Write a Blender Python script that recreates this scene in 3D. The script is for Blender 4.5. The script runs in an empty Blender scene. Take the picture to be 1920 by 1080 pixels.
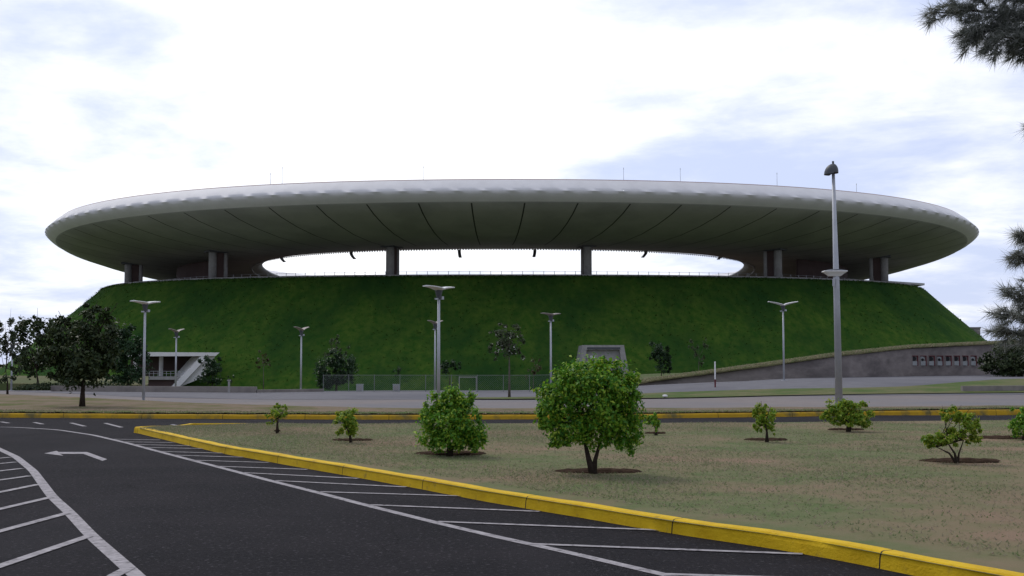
import bpy, math, random
import numpy as np
from mathutils import Vector, Matrix
R = math.radians
S = bpy.context.scene
COL = S.collection
rng = np.random.default_rng(11)
random.seed(5)

# ---------------------------------------------------------------- camera model (photo pixels 1920x1080)
F = 2300.0
PITCH = math.atan(140 / F)
EYE = 1.6
CP, SP = math.cos(PITCH), math.sin(PITCH)
def ray(px, py):
    x = (px - 960) / F; u = (540 - py) / F
    return np.array([x, CP - u * SP, SP + u * CP])
def P(px, py, z=0.0):                      # point of the level plane z under a pixel
    d = ray(px, py); t = (z - EYE) / d[2]
    return (d[0] * t, d[1] * t, z)
def PD(px, py, Y):                         # point at depth Y under a pixel
    d = ray(px, py); t = Y / d[1]
    return (d[0] * t, Y, EYE + d[2] * t)
def sst(a, b, x):
    t = min(1.0, max(0.0, (x - a) / (b - a))); return t * t * (3 - 2 * t)
def T(x, y):                               # height of the land
    rise = 0.68 * sst(0, 18, x) * sst(52, 66, y)
    far = max(0.0, min(y, 330) - 70) * -0.023
    return rise + far * (1 - sst(4, 12, x) * (1 - sst(110, 200, y)))
def G(px, py, dz=0.0):                     # where a pixel's ray meets the land
    d = ray(px, py); t = 8.0
    while t < 2500:
        x, y, z = d[0] * t, d[1] * t, EYE + d[2] * t
        if z <= T(x, y) + dz: break
        t += 0.05 + t * 0.0015
    return (x, y, T(x, y) + dz)

# ---------------------------------------------------------------- materials
def mat(name, c1, c2=None, scale=3.0, rough=0.85, c3=None, scale3=0.4, bump=0.0, bscale=30.0, spec=0.25, metal=0.0, w3=(0.45, 0.6), stretch=None, detail=6):
    m = bpy.data.materials.new(name); m.use_nodes = True
    nt = m.node_tree; b = nt.nodes['Principled BSDF']
    b.inputs['Roughness'].default_value = rough; b.inputs['Metallic'].default_value = metal
    b.inputs['Specular IOR Level'].default_value = spec
    b.inputs['Base Color'].default_value = (*c1, 1)
    g = nt.nodes.new('ShaderNodeNewGeometry'); pos = g.outputs['Position']
    if stretch:
        vm = nt.nodes.new('ShaderNodeVectorMath'); vm.operation = 'MULTIPLY'; vm.inputs[1].default_value = stretch
        nt.links.new(pos, vm.inputs[0]); pos = vm.outputs[0]
    def noise(s, d=detail):
        n = nt.nodes.new('ShaderNodeTexNoise'); n.inputs['Scale'].default_value = s; n.inputs['Detail'].default_value = d
        n.inputs['Roughness'].default_value = 0.65
        nt.links.new(pos, n.inputs['Vector']); return n.outputs['Fac']
    def ramp(fac, a, bb):
        r = nt.nodes.new('ShaderNodeMapRange'); r.inputs[1].default_value = a; r.inputs[2].default_value = bb
        nt.links.new(fac, r.inputs[0]); return r.outputs[0]
    def mix(fac, a, bcol):
        x = nt.nodes.new('ShaderNodeMix'); x.data_type = 'RGBA'
        nt.links.new(fac, x.inputs[0])
        for i, v in ((6, a), (7, bcol)):
            if isinstance(v, tuple): x.inputs[i].default_value = (*v, 1)
            else: nt.links.new(v, x.inputs[i])
        return x.outputs[2]
    col = None
    if c2:
        col = mix(ramp(noise(scale), 0.35, 0.65), c1, c2)
    if c3:
        col = mix(ramp(noise(scale3), *w3), col if col else c1, c3)
    if col: nt.links.new(col, b.inputs['Base Color'])
    if bump:
        bp = nt.nodes.new('ShaderNodeBump'); bp.inputs['Strength'].default_value = bump; bp.inputs['Distance'].default_value = 0.02
        nt.links.new(noise(bscale, 4), bp.inputs['Height']); nt.links.new(bp.outputs[0], b.inputs['Normal'])
    return m
def wear(m):
    nt = m.node_tree; b = nt.nodes['Principled BSDF']; src = b.inputs['Base Color'].links[0].from_socket
    g = nt.nodes.new('ShaderNodeNewGeometry')
    def n(t, **k):
        q = nt.nodes.new(t)
        for a, v in k.items(): setattr(q, a, v)
        return q
    def nz(sc, det=5):
        q = n('ShaderNodeTexNoise'); q.inputs['Scale'].default_value = sc; q.inputs['Detail'].default_value = det; nt.links.new(g.outputs['Position'], q.inputs['Vector']); return q
    warp = n('ShaderNodeVectorMath', operation='MULTIPLY_ADD'); w_ = nz(.8); nt.links.new(w_.outputs['Color'], warp.inputs[0]); warp.inputs[1].default_value = (1.6, 1.6, 0); nt.links.new(g.outputs['Position'], warp.inputs[2])
    v = n('ShaderNodeTexVoronoi', feature='DISTANCE_TO_EDGE'); v.inputs['Scale'].default_value = .22; nt.links.new(warp.outputs[0], v.inputs['Vector'])
    cr = n('ShaderNodeMapRange'); cr.inputs[1].default_value = .004; cr.inputs[2].default_value = .0; cr.inputs[3].default_value = 0; cr.inputs[4].default_value = .8; nt.links.new(v.outputs['Distance'], cr.inputs[0])
    gt = n('ShaderNodeMapRange'); gt.inputs[1].default_value = .48; gt.inputs[2].default_value = .56; nt.links.new(nz(.16, 2).outputs['Fac'], gt.inputs[0])
    mu = n('ShaderNodeMath', operation='MULTIPLY'); nt.links.new(cr.outputs[0], mu.inputs[0]); nt.links.new(gt.outputs[0], mu.inputs[1])
    m1 = n('ShaderNodeMix', data_type='RGBA'); nt.links.new(mu.outputs[0], m1.inputs[0]); nt.links.new(src, m1.inputs[6]); m1.inputs[7].default_value = (.003, .003, .003, 1)
    sp = n('ShaderNodeMapRange'); sp.inputs[1].default_value = .60; sp.inputs[2].default_value = .72; sp.inputs[4].default_value = .9; nt.links.new(nz(24, 3).outputs['Fac'], sp.inputs[0])
    m2 = n('ShaderNodeMix', data_type='RGBA'); nt.links.new(sp.outputs[0], m2.inputs[0]); nt.links.new(m1.outputs[2], m2.inputs[6]); m2.inputs[7].default_value = (.07, .066, .07, 1)
    du = n('ShaderNodeMapRange'); du.inputs[1].default_value = .5; du.inputs[2].default_value = .75; du.inputs[4].default_value = .5
    st = n('ShaderNodeVectorMath', operation='MULTIPLY'); st.inputs[1].default_value = (.9, .25, 1); nt.links.new(g.outputs['Position'], st.inputs[0])
    q = n('ShaderNodeTexNoise'); q.inputs['Scale'].default_value = .6; q.inputs['Detail'].default_value = 6; nt.links.new(st.outputs[0], q.inputs['Vector']); nt.links.new(q.outputs['Fac'], du.inputs[0])
    m3 = n('ShaderNodeMix', data_type='RGBA'); nt.links.new(du.outputs[0], m3.inputs[0]); nt.links.new(m2.outputs[2], m3.inputs[6]); m3.inputs[7].default_value = (.026, .024, .027, 1)
    nt.links.new(m3.outputs[2], b.inputs['Base Color'])
def leaf_mat(name, cols, trans=0.35, rough=0.55):
    m = bpy.data.materials.new(name); m.use_nodes = True
    nt = m.node_tree; b = nt.nodes['Principled BSDF']; out = nt.nodes['Material Output']
    g = nt.nodes.new('ShaderNodeNewGeometry')
    r = nt.nodes.new('ShaderNodeValToRGB'); cr = r.color_ramp
    for i, c in enumerate(cols):
        e = cr.elements[i] if i < 2 else cr.elements.new(0.5)
        e.color = (*c, 1)
    n = len(cols)
    for i in range(n): cr.elements[i].position = i / (n - 1)
    for i, c in enumerate(cols): cr.elements[i].color = (*c, 1)
    nt.links.new(g.outputs['Random Per Island'], r.inputs[0])
    nt.links.new(r.outputs[0], b.inputs['Base Color'])
    b.inputs['Roughness'].default_value = rough; b.inputs['Specular IOR Level'].default_value = 0.3
    t = nt.nodes.new('ShaderNodeBsdfTranslucent'); nt.links.new(r.outputs[0], t.inputs['Color'])
    mx = nt.nodes.new('ShaderNodeMixShader'); mx.inputs[0].default_value = trans
    nt.links.new(b.outputs[0], mx.inputs[1]); nt.links.new(t.outputs[0], mx.inputs[2])
    nt.links.new(mx.outputs[0], out.inputs['Surface'])
    return m
M = dict(
    asphalt=mat('asphalt', (.0035, .0033, .004), (.0145, .013, .0155), 22, .95, (.017, .0145, .0165), .45, bump=.6, bscale=55, spec=.10, w3=(.4, .7)),
    paint=mat('road_paint', (.20, .185, .19), (.36, .335, .34), 9, .85, (.035, .03, .033), 11, w3=(.54, .70)),
    yellow=mat('kerb_paint', (.54, .335, .006), (.66, .43, .012), 3.5, .75, (.36, .24, .03), 5.5, bump=.5, bscale=35, w3=(.60, .72), spec=.15),
    yellow_old=mat('kerb_paint_old', (.42, .25, .02), (.50, .30, .02), 3, .8, (.16, .13, .05), 1.6, w3=(.50, .66), spec=.15),
    joint=mat('kerb_joint', (.05, .035, .012)),
    lawn=mat('lawn', (.098, .130, .050), (.150, .150, .078), 2.2, .95, (.215, .152, .102), .30, bump=.6, bscale=45, spec=.05, w3=(.43, .64)),
    verge=mat('verge', (.150, .122, .075), (.19, .14, .10), 2.5, .95, (.095, .10, .035), .5, bump=.5, bscale=30, spec=.05, w3=(.48, .62)),
    median=mat('median_grass', (.10, .115, .045), (.14, .13, .065), 2, .95, (.07, .105, .03), .35, spec=.05),
    land=mat('land', (.10, .105, .05), (.15, .13, .08), .3, .95, (.08, .10, .04), .05, spec=.05),
    worn=mat('worn_road', (.172, .150, .140), (.205, .178, .165), 1.2, .9, (.15, .145, .15), .15, spec=.1, w3=(.4, .65)),
    bluegrey=mat('grey_road', (.125, .122, .130), (.15, .146, .155), 1.2, .9, (.11, .108, .118), .12, spec=.1),
    soil=mat('soil', (.028, .017, .012), (.065, .042, .028), 9, 1, bump=.8, bscale=25, spec=.02),
    conc=mat('concrete', (.27, .26, .25), (.34, .33, .32), 1.5, .85, (.20, .19, .18), .7, spec=.15, w3=(.55, .75)),
    white=mat('white_concrete', (.62, .61, .60), (.70, .69, .68), .8, .8, spec=.2),
    lowwall=mat('low_wall', (.19, .17, .155), (.25, .225, .20), 1.5, .9, (.12, .105, .10), .6, w3=(.5, .7)),
    wall=mat('retaining_wall', (.19, .165, .155), (.25, .22, .205), 1.2, .95, (.13, .115, .11), .35, spec=.05, stretch=(1, 1, 2.5), w3=(.45, .65)),
    bank=mat('dry_bank', (.12, .125, .055), (.17, .15, .085), 1.5, .95, (.07, .06, .035), .6, spec=.05, w3=(.52, .7)),
    mound=mat('mound_turf', (.032, .092, .013), (.080, .136, .022), .7, .95, (.022, .064, .015), .06, bump=.9, bscale=2.5, spec=.03, w3=(.40, .66), stretch=(1, 1, .12)),
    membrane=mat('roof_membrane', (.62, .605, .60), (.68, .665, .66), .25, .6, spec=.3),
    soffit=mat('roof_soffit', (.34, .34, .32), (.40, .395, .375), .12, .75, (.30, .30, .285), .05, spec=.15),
    seam=mat('roof_seam', (.05, .05, .045)),
    copper=mat('roof_edge', (.40, .30, .28)),
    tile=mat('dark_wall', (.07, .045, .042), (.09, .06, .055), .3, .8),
    steel=mat('galvanised_steel', (.36, .37, .39), (.43, .44, .46), 2, .5, metal=.25, spec=.4),
    lampwhite=mat('lamp_white', (.72, .71, .69), rough=.5),
    lamptan=mat('lamp_tan', (.30, .26, .23), rough=.6),
    darksteel=mat('dark_steel', (.07, .075, .08), rough=.5),
    black=mat('black_cabinet', (.015, .015, .017), rough=.5),
    bark=mat('bark', (.03, .022, .017), (.055, .042, .033), 20, .95, bump=.6, bscale=40, spec=.05),
    barkgrey=mat('grey_bark', (.10, .085, .075), (.14, .12, .105), 10, .95, spec=.05),
    red=mat('red_frame', (.12, .025, .03)),
    palegrey=mat('pale_panel', (.36, .38, .38), (.30, .32, .32), 4),
    wire=mat('fence_wire', (.17, .18, .175), rough=.7),
    haybuild=mat('far_wall', (.22, .20, .20)),
    citrus=leaf_mat('citrus_leaf', [(.035, .14, .012), (.095, .25, .016), (.17, .34, .024), (.33, .42, .035)]),
    citrusy=leaf_mat('young_citrus_leaf', [(.07, .18, .012), (.17, .29, .02), (.27, .37, .03), (.40, .40, .06)]),
    darkleaf=leaf_mat('dark_leaf', [(.016, .032, .009), (.030, .050, .014), (.055, .070, .022)], .2),
    greyleaf=leaf_mat('grey_leaf', [(.026, .045, .018), (.045, .068, .028), (.085, .095, .045)], .25),
    midleaf=leaf_mat('mid_leaf', [(.010, .034, .010), (.020, .050, .016), (.03, .062, .02)], .2),
    redleaf=leaf_mat('russet_leaf', [(.07, .045, .02), (.045, .06, .02), (.10, .06, .03)], .25),
    flower=leaf_mat('white_flower', [(.6, .6, .55), (.75, .75, .7)], .2),
    needle=leaf_mat('pine_needle', [(.06, .07, .05), (.16, .175, .14), (.27, .28, .25), (.42, .42, .39)], .55, .45),
    blade=leaf_mat('grass_blade', [(.12, .17, .065), (.17, .195, .095), (.25, .215, .145), (.33, .26, .20)], .5, .9),
    turf=leaf_mat('bank_turf', [(.046, .105, .014), (.062, .125, .018), (.10, .14, .026)], .5, .9),
)

wear(M['asphalt'])
# ---------------------------------------------------------------- mesh helpers
class MB:
    def __init__(s): s.v = []; s.f = []; s.mi = []; s.cur = 0
    def add(s, vs, fs):
        o = len(s.v); s.v += [tuple(v) for v in vs]
        s.f += [tuple(i + o for i in f) for f in fs]; s.mi += [s.cur] * len(fs)
    def box(s, c, d, rz=0.0, rx=0.0):
        m = Matrix.Rotation(rz, 3, 'Z') @ Matrix.Rotation(rx, 3, 'X')
        vs = []
        for z in (-.5, .5):
            for x, y in ((-.5, -.5), (.5, -.5), (.5, .5), (-.5, .5)):
                vs.append(Vector(c) + m @ Vector((x * d[0], y * d[1], z * d[2])))
        s.add(vs, [(3, 2, 1, 0), (4, 5, 6, 7), (0, 1, 5, 4), (1, 2, 6, 5), (2, 3, 7, 6), (3, 0, 4, 7)])
    def tube(s, pts, rad, n=8, cap=True):
        pts = [Vector(p) for p in pts]
        if not hasattr(rad, '__len__'): rad = [rad] * len(pts)
        vs = []; k = len(pts)
        for i, p in enumerate(pts):
            t = (pts[min(i + 1, k - 1)] - pts[max(i - 1, 0)]).normalized()
            a = Vector((1, 0, 0)) if abs(t.x) < .8 else Vector((0, 1, 0))
            u = t.cross(a).normalized(); w = t.cross(u)
            for j in range(n):
                q = 2 * math.pi * j / n
                vs.append(p + (u * math.cos(q) + w * math.sin(q)) * rad[i])
        fs = [(i * n + j, i * n + (j + 1) % n, (i + 1) * n + (j + 1) % n, (i + 1) * n + j) for i in range(k - 1) for j in range(n)]
        if cap: fs += [tuple(range(n))[::-1], tuple((k - 1) * n + j for j in range(n))]
        s.add(vs, fs)
    def extr(s, poly, off):                 # extrude a planar polygon by a vector
        n = len(poly); o = Vector(off)
        vs = [Vector(p) for p in poly] + [Vector(p) + o for p in poly]
        s.add(vs, [tuple(range(n)), tuple(range(2 * n - 1, n - 1, -1))] + [(i, i + n, (i + 1) % n + n, (i + 1) % n) for i in range(n)])
    def grid(s, rows, close=False):         # rows of points -> quads
        n = len(rows[0]); vs = [p for r in rows for p in r]; fs = []
        k = len(rows)
        for i in range(k - 1):
            for j in range(n if close else n - 1):
                fs.append((i * n + j, i * n + (j + 1) % n, (i + 1) * n + (j + 1) % n, (i + 1) * n + j))
        s.add(vs, fs)
    def build(s, name, m, parent=None, smooth=False, loc=None):
        me = bpy.data.meshes.new(name)
        vs = s.v
        if loc is not None: vs = [(a - loc[0], b - loc[1], c - loc[2]) for a, b, c in vs]
        me.from_pydata(vs, [], s.f)
        for k in (m if isinstance(m, (list, tuple)) else [m]): me.materials.append(k)
        if any(s.mi): me.polygons.foreach_set('material_index', s.mi)
        if smooth: me.polygons.foreach_set('use_smooth', [True] * len(me.polygons))
        me.update()
        o = bpy.data.objects.new(name, me); COL.objects.link(o)
        if loc is not None and parent is None: o.location = loc
        if parent is not None:
            o.parent = parent
            if loc is None: o.matrix_parent_inverse = Matrix.Translation(-Vector(parent.location))
        return o
def raw(name, V, Fc, m, parent=None):       # numpy arrays -> object
    me = bpy.data.meshes.new(name)
    V = np.asarray(V, np.float32); Fc = np.asarray(Fc, np.int32); k = Fc.shape[1]
    me.vertices.add(len(V)); me.vertices.foreach_set('co', V.ravel())
    me.loops.add(Fc.size); me.loops.foreach_set('vertex_index', Fc.ravel())
    me.polygons.add(len(Fc)); me.polygons.foreach_set('loop_start', np.arange(0, Fc.size, k, dtype=np.int32))
    me.materials.append(m); me.update(calc_edges=True); me.validate()
    o = bpy.data.objects.new(name, me); COL.objects.link(o)
    if parent is not None:
        o.parent = parent; o.matrix_parent_inverse = Matrix.Translation(-Vector(parent.location))
    return o
def tag(o, label=None, cat=None, group=None, kind=None):
    if label: o['label'] = label
    if cat: o['category'] = cat
    if group: o['group'] = group
    if kind: o['kind'] = kind
    return o
def thing(name, loc, label, cat, group=None, rz=0.0):
    o = bpy.data.objects.new(name, None); COL.objects.link(o)
    o.location = loc; o.rotation_euler = (0, 0, rz); o.empty_display_size = .3
    return tag(o, label, cat, group)
def struct(o): o['kind'] = 'structure'; return o
def copy_tree(o, parent=None):
    c = o.copy(); COL.objects.link(c)
    if parent is not None: c.parent = parent
    for ch in list(o.children): copy_tree(ch, c)
    return c
def resample(pts, n):
    pts = np.array(pts, float); d = np.r_[0, np.cumsum(np.linalg.norm(np.diff(pts, axis=0), axis=1))]
    q = np.linspace(0, d[-1], n)
    return np.stack([np.interp(q, d, pts[:, k]) for k in range(pts.shape[1])], 1)
def smoothline(pts, n, it=3):
    p = resample(pts, n)
    for _ in range(it): p[1:-1] = (p[:-2] + 2 * p[1:-1] + p[2:]) / 4
    return p

# ---------------------------------------------------------------- land, roads, lawn
def land():
    ys = list(np.linspace(-30, 40, 8)) + list(np.linspace(44, 110, 34)) + list(np.geomspace(115, 340, 20)) + [420, 600, 900, 1400, 2200, 3500, 5000]
    xs = [-3000, -1500, -800, -500, -350, -250, -180, -130, -95, -70, -50] + list(np.linspace(-40, 60, 51)) + [70, 90, 120, 160, 220, 300, 420, 600, 900, 1600, 3000]
    b = MB(); b.grid([[(x, y, T(x, y) - (.14 if y < 112 and -60 < x < 80 else .03)) for x in xs] for y in ys])
    struct(b.build('ground', M['land'], smooth=True))
land()
b = MB(); b.grid([[(x, y, 0.0) for x in np.linspace(-60, 60, 9)] for y in np.linspace(-20, 37.5, 7)])
struct(b.build('parking_lot', M['asphalt']))

# near island: kerb line, then round its point and back along the far side
near_px = [(261, 813), (409, 849), (600, 883), (762, 912), (896, 938), (1136, 979), (1260, 1001), (1500, 1036), (1707, 1078)]
near = [P(*p)[:2] for p in near_px] + [(4.2, 7.2), (6.0, 4.3), (8.5, 0.5), (12, -5)]
far_px = [(300, 804), (480, 804), (960, 803), (1440, 801), (1920, 796)]
far = [P(*p)[:2] for p in far_px]
far += [(24, far[-1][1] + 1.2), (55, far[-1][1] + 4.0)]
nl = smoothline(near, 90, 2); fl = smoothline(far, 90, 2)
def kerb_mesh(path, h=.135, w=.15, seg=2.4, name='kerb', m='yellow', lean=.02, up=None):
    """path runs with the road on its right hand; kerb lies to the left of it"""
    p = np.array(path, float)
    d = np.r_[0, np.cumsum(np.linalg.norm(np.diff(p, axis=0), axis=1))]
    n = int(d[-1] / .3) + 1; q = np.linspace(0, d[-1], n)
    # add joints
    js = np.arange(seg * .6, d[-1], seg)
    q = np.sort(np.r_[q, js - .008, js + .008])
    xy = np.stack([np.interp(q, d, p[:, 0]), np.interp(q, d, p[:, 1])], 1)
    t = np.gradient(xy, axis=0); t /= np.linalg.norm(t, axis=1)[:, None] + 1e-9
    nrm = np.stack([-t[:, 1], t[:, 0]], 1)
    prof = [(0, -.05), (0, 0), (lean * .4, h * .6), (lean, h * .88), (lean + .012, h * .97), (lean + .035, h), (w, h), (w + .005, h - .05)]
    b = MB(); rows = []
    for i in range(len(q)):
        wob = .004 * math.sin(q[i] * 2.1) + .003 * math.sin(q[i] * 5.3)
        isj = np.min(np.abs(js - q[i])) < .009 if len(js) else False
        rows.append([(xy[i, 0] + nrm[i, 0] * (o + wob), xy[i, 1] + nrm[i, 1] * (o + wob), (z + wob * .6) if z > 0 else z) for o, z in prof])
    b.grid(rows)
    k = len(prof) - 1
    mi = []
    for i in range(len(q) - 1):
        mid = (q[i] + q[i + 1]) / 2
        j = len(js) and np.min(np.abs(js - mid)) < .008
        mi += [1 if j else 0] * k
    b.mi = mi
    return struct(b.build(name, [M[m], M['joint']], smooth=False))
tip = [(near[0][0] - .25, near[0][1] + .35), (near[0][0] - .1, near[0][1] + .75), (near[0][0] + .5, near[0][1] + .95)]
loop = [tuple(p) for p in nl[::-1]] + tip + [tuple(p) for p in fl if -8 < p[0] < -6.0]
loop = loop[::-1]            # from the far right, round the point, to the near right: island on the left hand
kerb_mesh(loop, name='kerb')
# lawn on the island
def lawn_z(x, y):
    return .128 + .012 * math.sin(x * 1.7 + y * .6) * math.sin(y * 1.1) 
rows = []
n2 = np.array(resample(near, 70)); f2 = np.array(resample([(near[0][0] + .4, near[0][1] + .7)] + far[1:], 70))
for i in range(70):
    r = []
    for u in np.linspace(0, 1, 24):
        x, y = n2[i] * (1 - u) + f2[i] * u
        r.append((x, y, lawn_z(x, y) if 0 < u < 1 else .118))
    r.append((r[-1][0], r[-1][1] + .07, -.03))
    rows.append(r)
# pull the edges a little under the kerb's back
b = MB(); b.grid([[p for p in r] for r in rows]); 
lawn = struct(b.build('lawn', M['lawn'], smooth=True))

# far verge with its own yellow kerb
vk_px = [(-400, 781), (0, 783), (300, 785), (700, 787), (1100, 786), (1440, 782), (1700, 778), (1920, 775), (2300, 770)]
vk = [P(*p)[:2] for p in vk_px]
vn_px = [(-500, 733), (0, 738), (150, 745), (300, 757), (480, 765), (960, 767), (1440, 765), (1920, 762), (2300, 759)]
vb = [P(*p, .13)[:2] for p in vn_px]
vkl = smoothline(vk, 90, 2); vbl = smoothline(vb, 90, 2)
kerb_mesh([tuple(p) for p in vkl], name='kerb', m='yellow_old', h=.125)
rows = []
for u in np.linspace(0, 1, 16):
    r = []
    for i in range(90):
        x, y = vkl[i] * (1 - u) + vbl[i] * u
        z = .14 + (.05 * math.sin(u * 3.14)) + .015 * math.sin(x * 1.3) * math.sin(y * 2.2)
        if u == 0: y += .12
        if u == 1: z = -.03
        r.append((x, y, z))
    rows.append(r)
b = MB(); b.grid(rows); struct(b.build('verge', M['verge'], smooth=True))

rows = []
for u in (0, .5, 1):
    r = []
    for i in range(90):
        x, y = vkl[i]; wv = .55 + .35 * math.sin(x * .9) * math.sin(x * .37 + 1) + .12 * math.sin(x * 4.1)
        if x < -6: wv *= .35
        r.append((x, y + .15 + wv * u, .165 + .03 * (u == .5) - .05 * (u == 1) + .015 * math.sin(x * 6)))
    rows.append(r)
b = MB(); b.grid(rows); struct(b.build('verge_edge', M['median'], smooth=True))
def strip(name, a_px, b_px, m, dz, n=90, rowsn=18):
    def lim(q):                              # the left-hand roads end at the low wall
        return (q[0] * 72 / q[1], 72.0) if q[1] > 72 and q[0] < 5 else q[:2]
    a = smoothline([lim(G(*p)) for p in a_px], n, 1); c = smoothline([lim(G(*p)) for p in b_px], n, 1)
    rows = []
    for u in np.linspace(0, 1, rowsn):
        r = []
        for i in range(n):
            x, y = a[i] * (1 - u) + c[i] * u
            r.append((x, y, T(x, y) + dz))
        rows.append(r)
    bb = MB(); bb.grid(rows); return struct(bb.build(name, m, smooth=True))
strip('avenue', [(-500, 736), (0, 741), (150, 748), (300, 760), (480, 769), (960, 771), (1440, 769), (1920, 766), (2300, 763)],
      [(-500, 731), (0, 733), (150, 739), (300, 746), (480, 749), (960, 750), (1440, 743), (1920, 739), (2300, 737)], M['worn'], .012)
strip('service_road', [(-500, 731.5), (0, 733.5), (150, 739.5), (300, 746.5), (480, 749.5), (960, 750.5), (1240, 748), (1440, 744), (1920, 741), (2300, 739)],
      [(-500, 725), (0, 728), (150, 731), (300, 733), (480, 735), (700, 733), (960, 731), (1200, 724), (1440, 714), (1600, 708), (1920, 702), (2300, 699)], M['bluegrey'], .02)
strip('median', [(820, 750), (960, 750.5), (1240, 748.5), (1440, 744), (1700, 740), (1920, 738), (2300, 736)],
      [(820, 748), (960, 747), (1240, 738), (1440, 732), (1600, 730), (1700, 727), (1780, 721), (1920, 712), (2300, 706)], M['median'], .06)

# painted markings on the parking lot
def line_mesh(bm, px, w, z, n=30, plane=0.0):
    p = smoothline([P(*q, plane)[:2] for q in px], n, 1)
    t = np.gradient(p, axis=0); t /= np.linalg.norm(t, axis=1)[:, None]
    nr = np.stack([-t[:, 1], t[:, 0]], 1) * w / 2
    bm.grid([[(a[0], a[1], z) for a in p - nr], [(a[0], a[1], z) for a in p + nr]])
b = MB()
line_mesh(b, [(-60, 815), (0, 843), (30, 857), (62, 883), (98, 932), (130, 961), (171, 1005), (247, 1072), (330, 1150)], .125, .004, 60)
line_mesh(b, [(-120, 800), (25, 801), (108, 806), (175, 816), (239, 831), (283, 843), (340, 858), (425, 880), (504, 901), (600, 925), (682, 946.5), (820, 981), (944, 1010), (1047, 1032), (1253, 1080), (1450, 1125)], .105, .004, 80)
struct(b.build('lane_line', M['paint']))
b = MB()
for a, c in [((167, 1006), (-60, 1083)), ((126, 963), (-70, 1016)), ((96, 933), (-80, 974)), ((72, 909), (-70, 938)), ((56, 893), (-80, 912)), ((42, 879), (-80, 893)), ((30, 867), (-80, 878)), ((20, 858), (-60, 865)), ((242, 1066), (120, 1130))]:
    qa, qc = P(*a), P(*c); qe = (qa[0] + (qc[0] - qa[0]) * 3, qa[1] + (qc[1] - qa[1]) * 3); nx = qe[1] - qa[1]; ny = qa[0] - qe[0]; ln = math.hypot(nx, ny) / .0525; nx /= ln; ny /= ln
    b.add([(qa[0] - nx, qa[1] - ny, .008), (qa[0] + nx, qa[1] + ny, .008), (qe[0] + nx, qe[1] + ny, .008), (qe[0] - nx, qe[1] - ny, .008)], [(0, 1, 2, 3)]); continue
    line_mesh(b, [a, ((a[0] + c[0]) / 2, (a[1] + c[1]) / 2), c], .105, .008, 8)
for a, c in [((600, 923), (868, 931)), ((693, 947.5), (1012, 960)), ((820, 979), (1236, 995)), ((995, 1021), (1505, 1040)), ((1245, 1078), (1850, 1096)),
             ((516, 902), (762, 914)), ((456, 887), (672, 898)), ((406, 875), (576, 881)), ((356, 863.5), (504, 868)), ((322, 854), (456, 858)), ((294, 847), (422, 850.5)),
             ((270, 839.5), (390, 842)), ((250, 834), (358, 836.5)), ((232, 829), (328, 830.5)), ((212, 824), (300, 825.5))]:
    line_mesh(b, [a, ((a[0] + c[0]) / 2, (a[1] + c[1]) / 2), c], .085, .008, 8)
struct(b.build('hatch_marking', M['paint']))
b = MB()
for poly in [[(83, 850), (106, 845.2), (110, 847.4), (163, 847.4), (201, 861), (192, 864), (156, 850.8), (112, 850.8), (119, 854.5)]]:
    b.add([P(x, y, .004) for x, y in poly], [tuple(range(len(poly)))[::-1]])
struct(b.build('arrow_marking', M['paint']))
b = MB()
for a, c in [((2, 791), (16, 793.5)), ((64, 792), (80, 795.5)), ((133, 793), (159, 799.5)), ((197, 793.5), (228, 801.5)), ((322, 796), (345, 800.8)), ((398, 797), (410, 800.5)), ((475, 798), (482, 802)),
             ((725, 801), (742, 804)), ((985, 800.5), (1015, 801.5)), ((1240, 800), (1270, 800.3)), ((1440, 798), (1555, 797)), ((1640, 796), (1740, 795)), ((1790, 794), (1915, 792.5))]:
    line_mesh(b, [a, ((a[0] + c[0]) / 2, (a[1] + c[1]) / 2), c], .11, .004, 4)
struct(b.build('bay_marking', M['paint']))

# grass on the lawn and the verge: uncountable
def blades(name, pts, hgt, wid, m):
    n = len(pts); a = rng.uniform(0, 2 * np.pi, n); h = hgt * rng.uniform(.5, 1.4, n); w = wid * rng.uniform(.6, 1.4, n)
    dx = np.cos(a) * w; dy = np.sin(a) * w; lx = rng.normal(0, 1.2, n) * h; ly = rng.normal(0, 1.2, n) * h
    V = np.empty((n, 3, 3)); V[:, 0] = pts + np.stack([dx, dy, 0 * h], 1); V[:, 1] = pts - np.stack([dx, dy, 0 * h], 1)
    V[:, 2] = pts + np.stack([lx, ly, h], 1)
    return tag(raw(name, V.reshape(-1, 3), np.arange(3 * n).reshape(-1, 3), m), kind='stuff')
pts = []
while len(pts) < 110000:
    i = rng.integers(0, 69); u = rng.uniform(.02, .98); f = rng.uniform()
    A = n2[i] * (1 - f) + n2[i + 1] * f; B = f2[i] * (1 - f) + f2[i + 1] * f
    x, y = A * (1 - u) + B * u
    if y < 7.5 or x > .52 * y + 1 or rng.uniform() > (15 / max(y, 15)) ** 1.0: continue
    if math.sin(x * .9 + 1.3) * math.sin(y * .55 + x * .3) < rng.uniform(-1.6, .6): continue
    pts.append((x, y, lawn_z(x, y) - .004))
blades('grass', np.array(pts), .024, .009, M['blade'])

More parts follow.
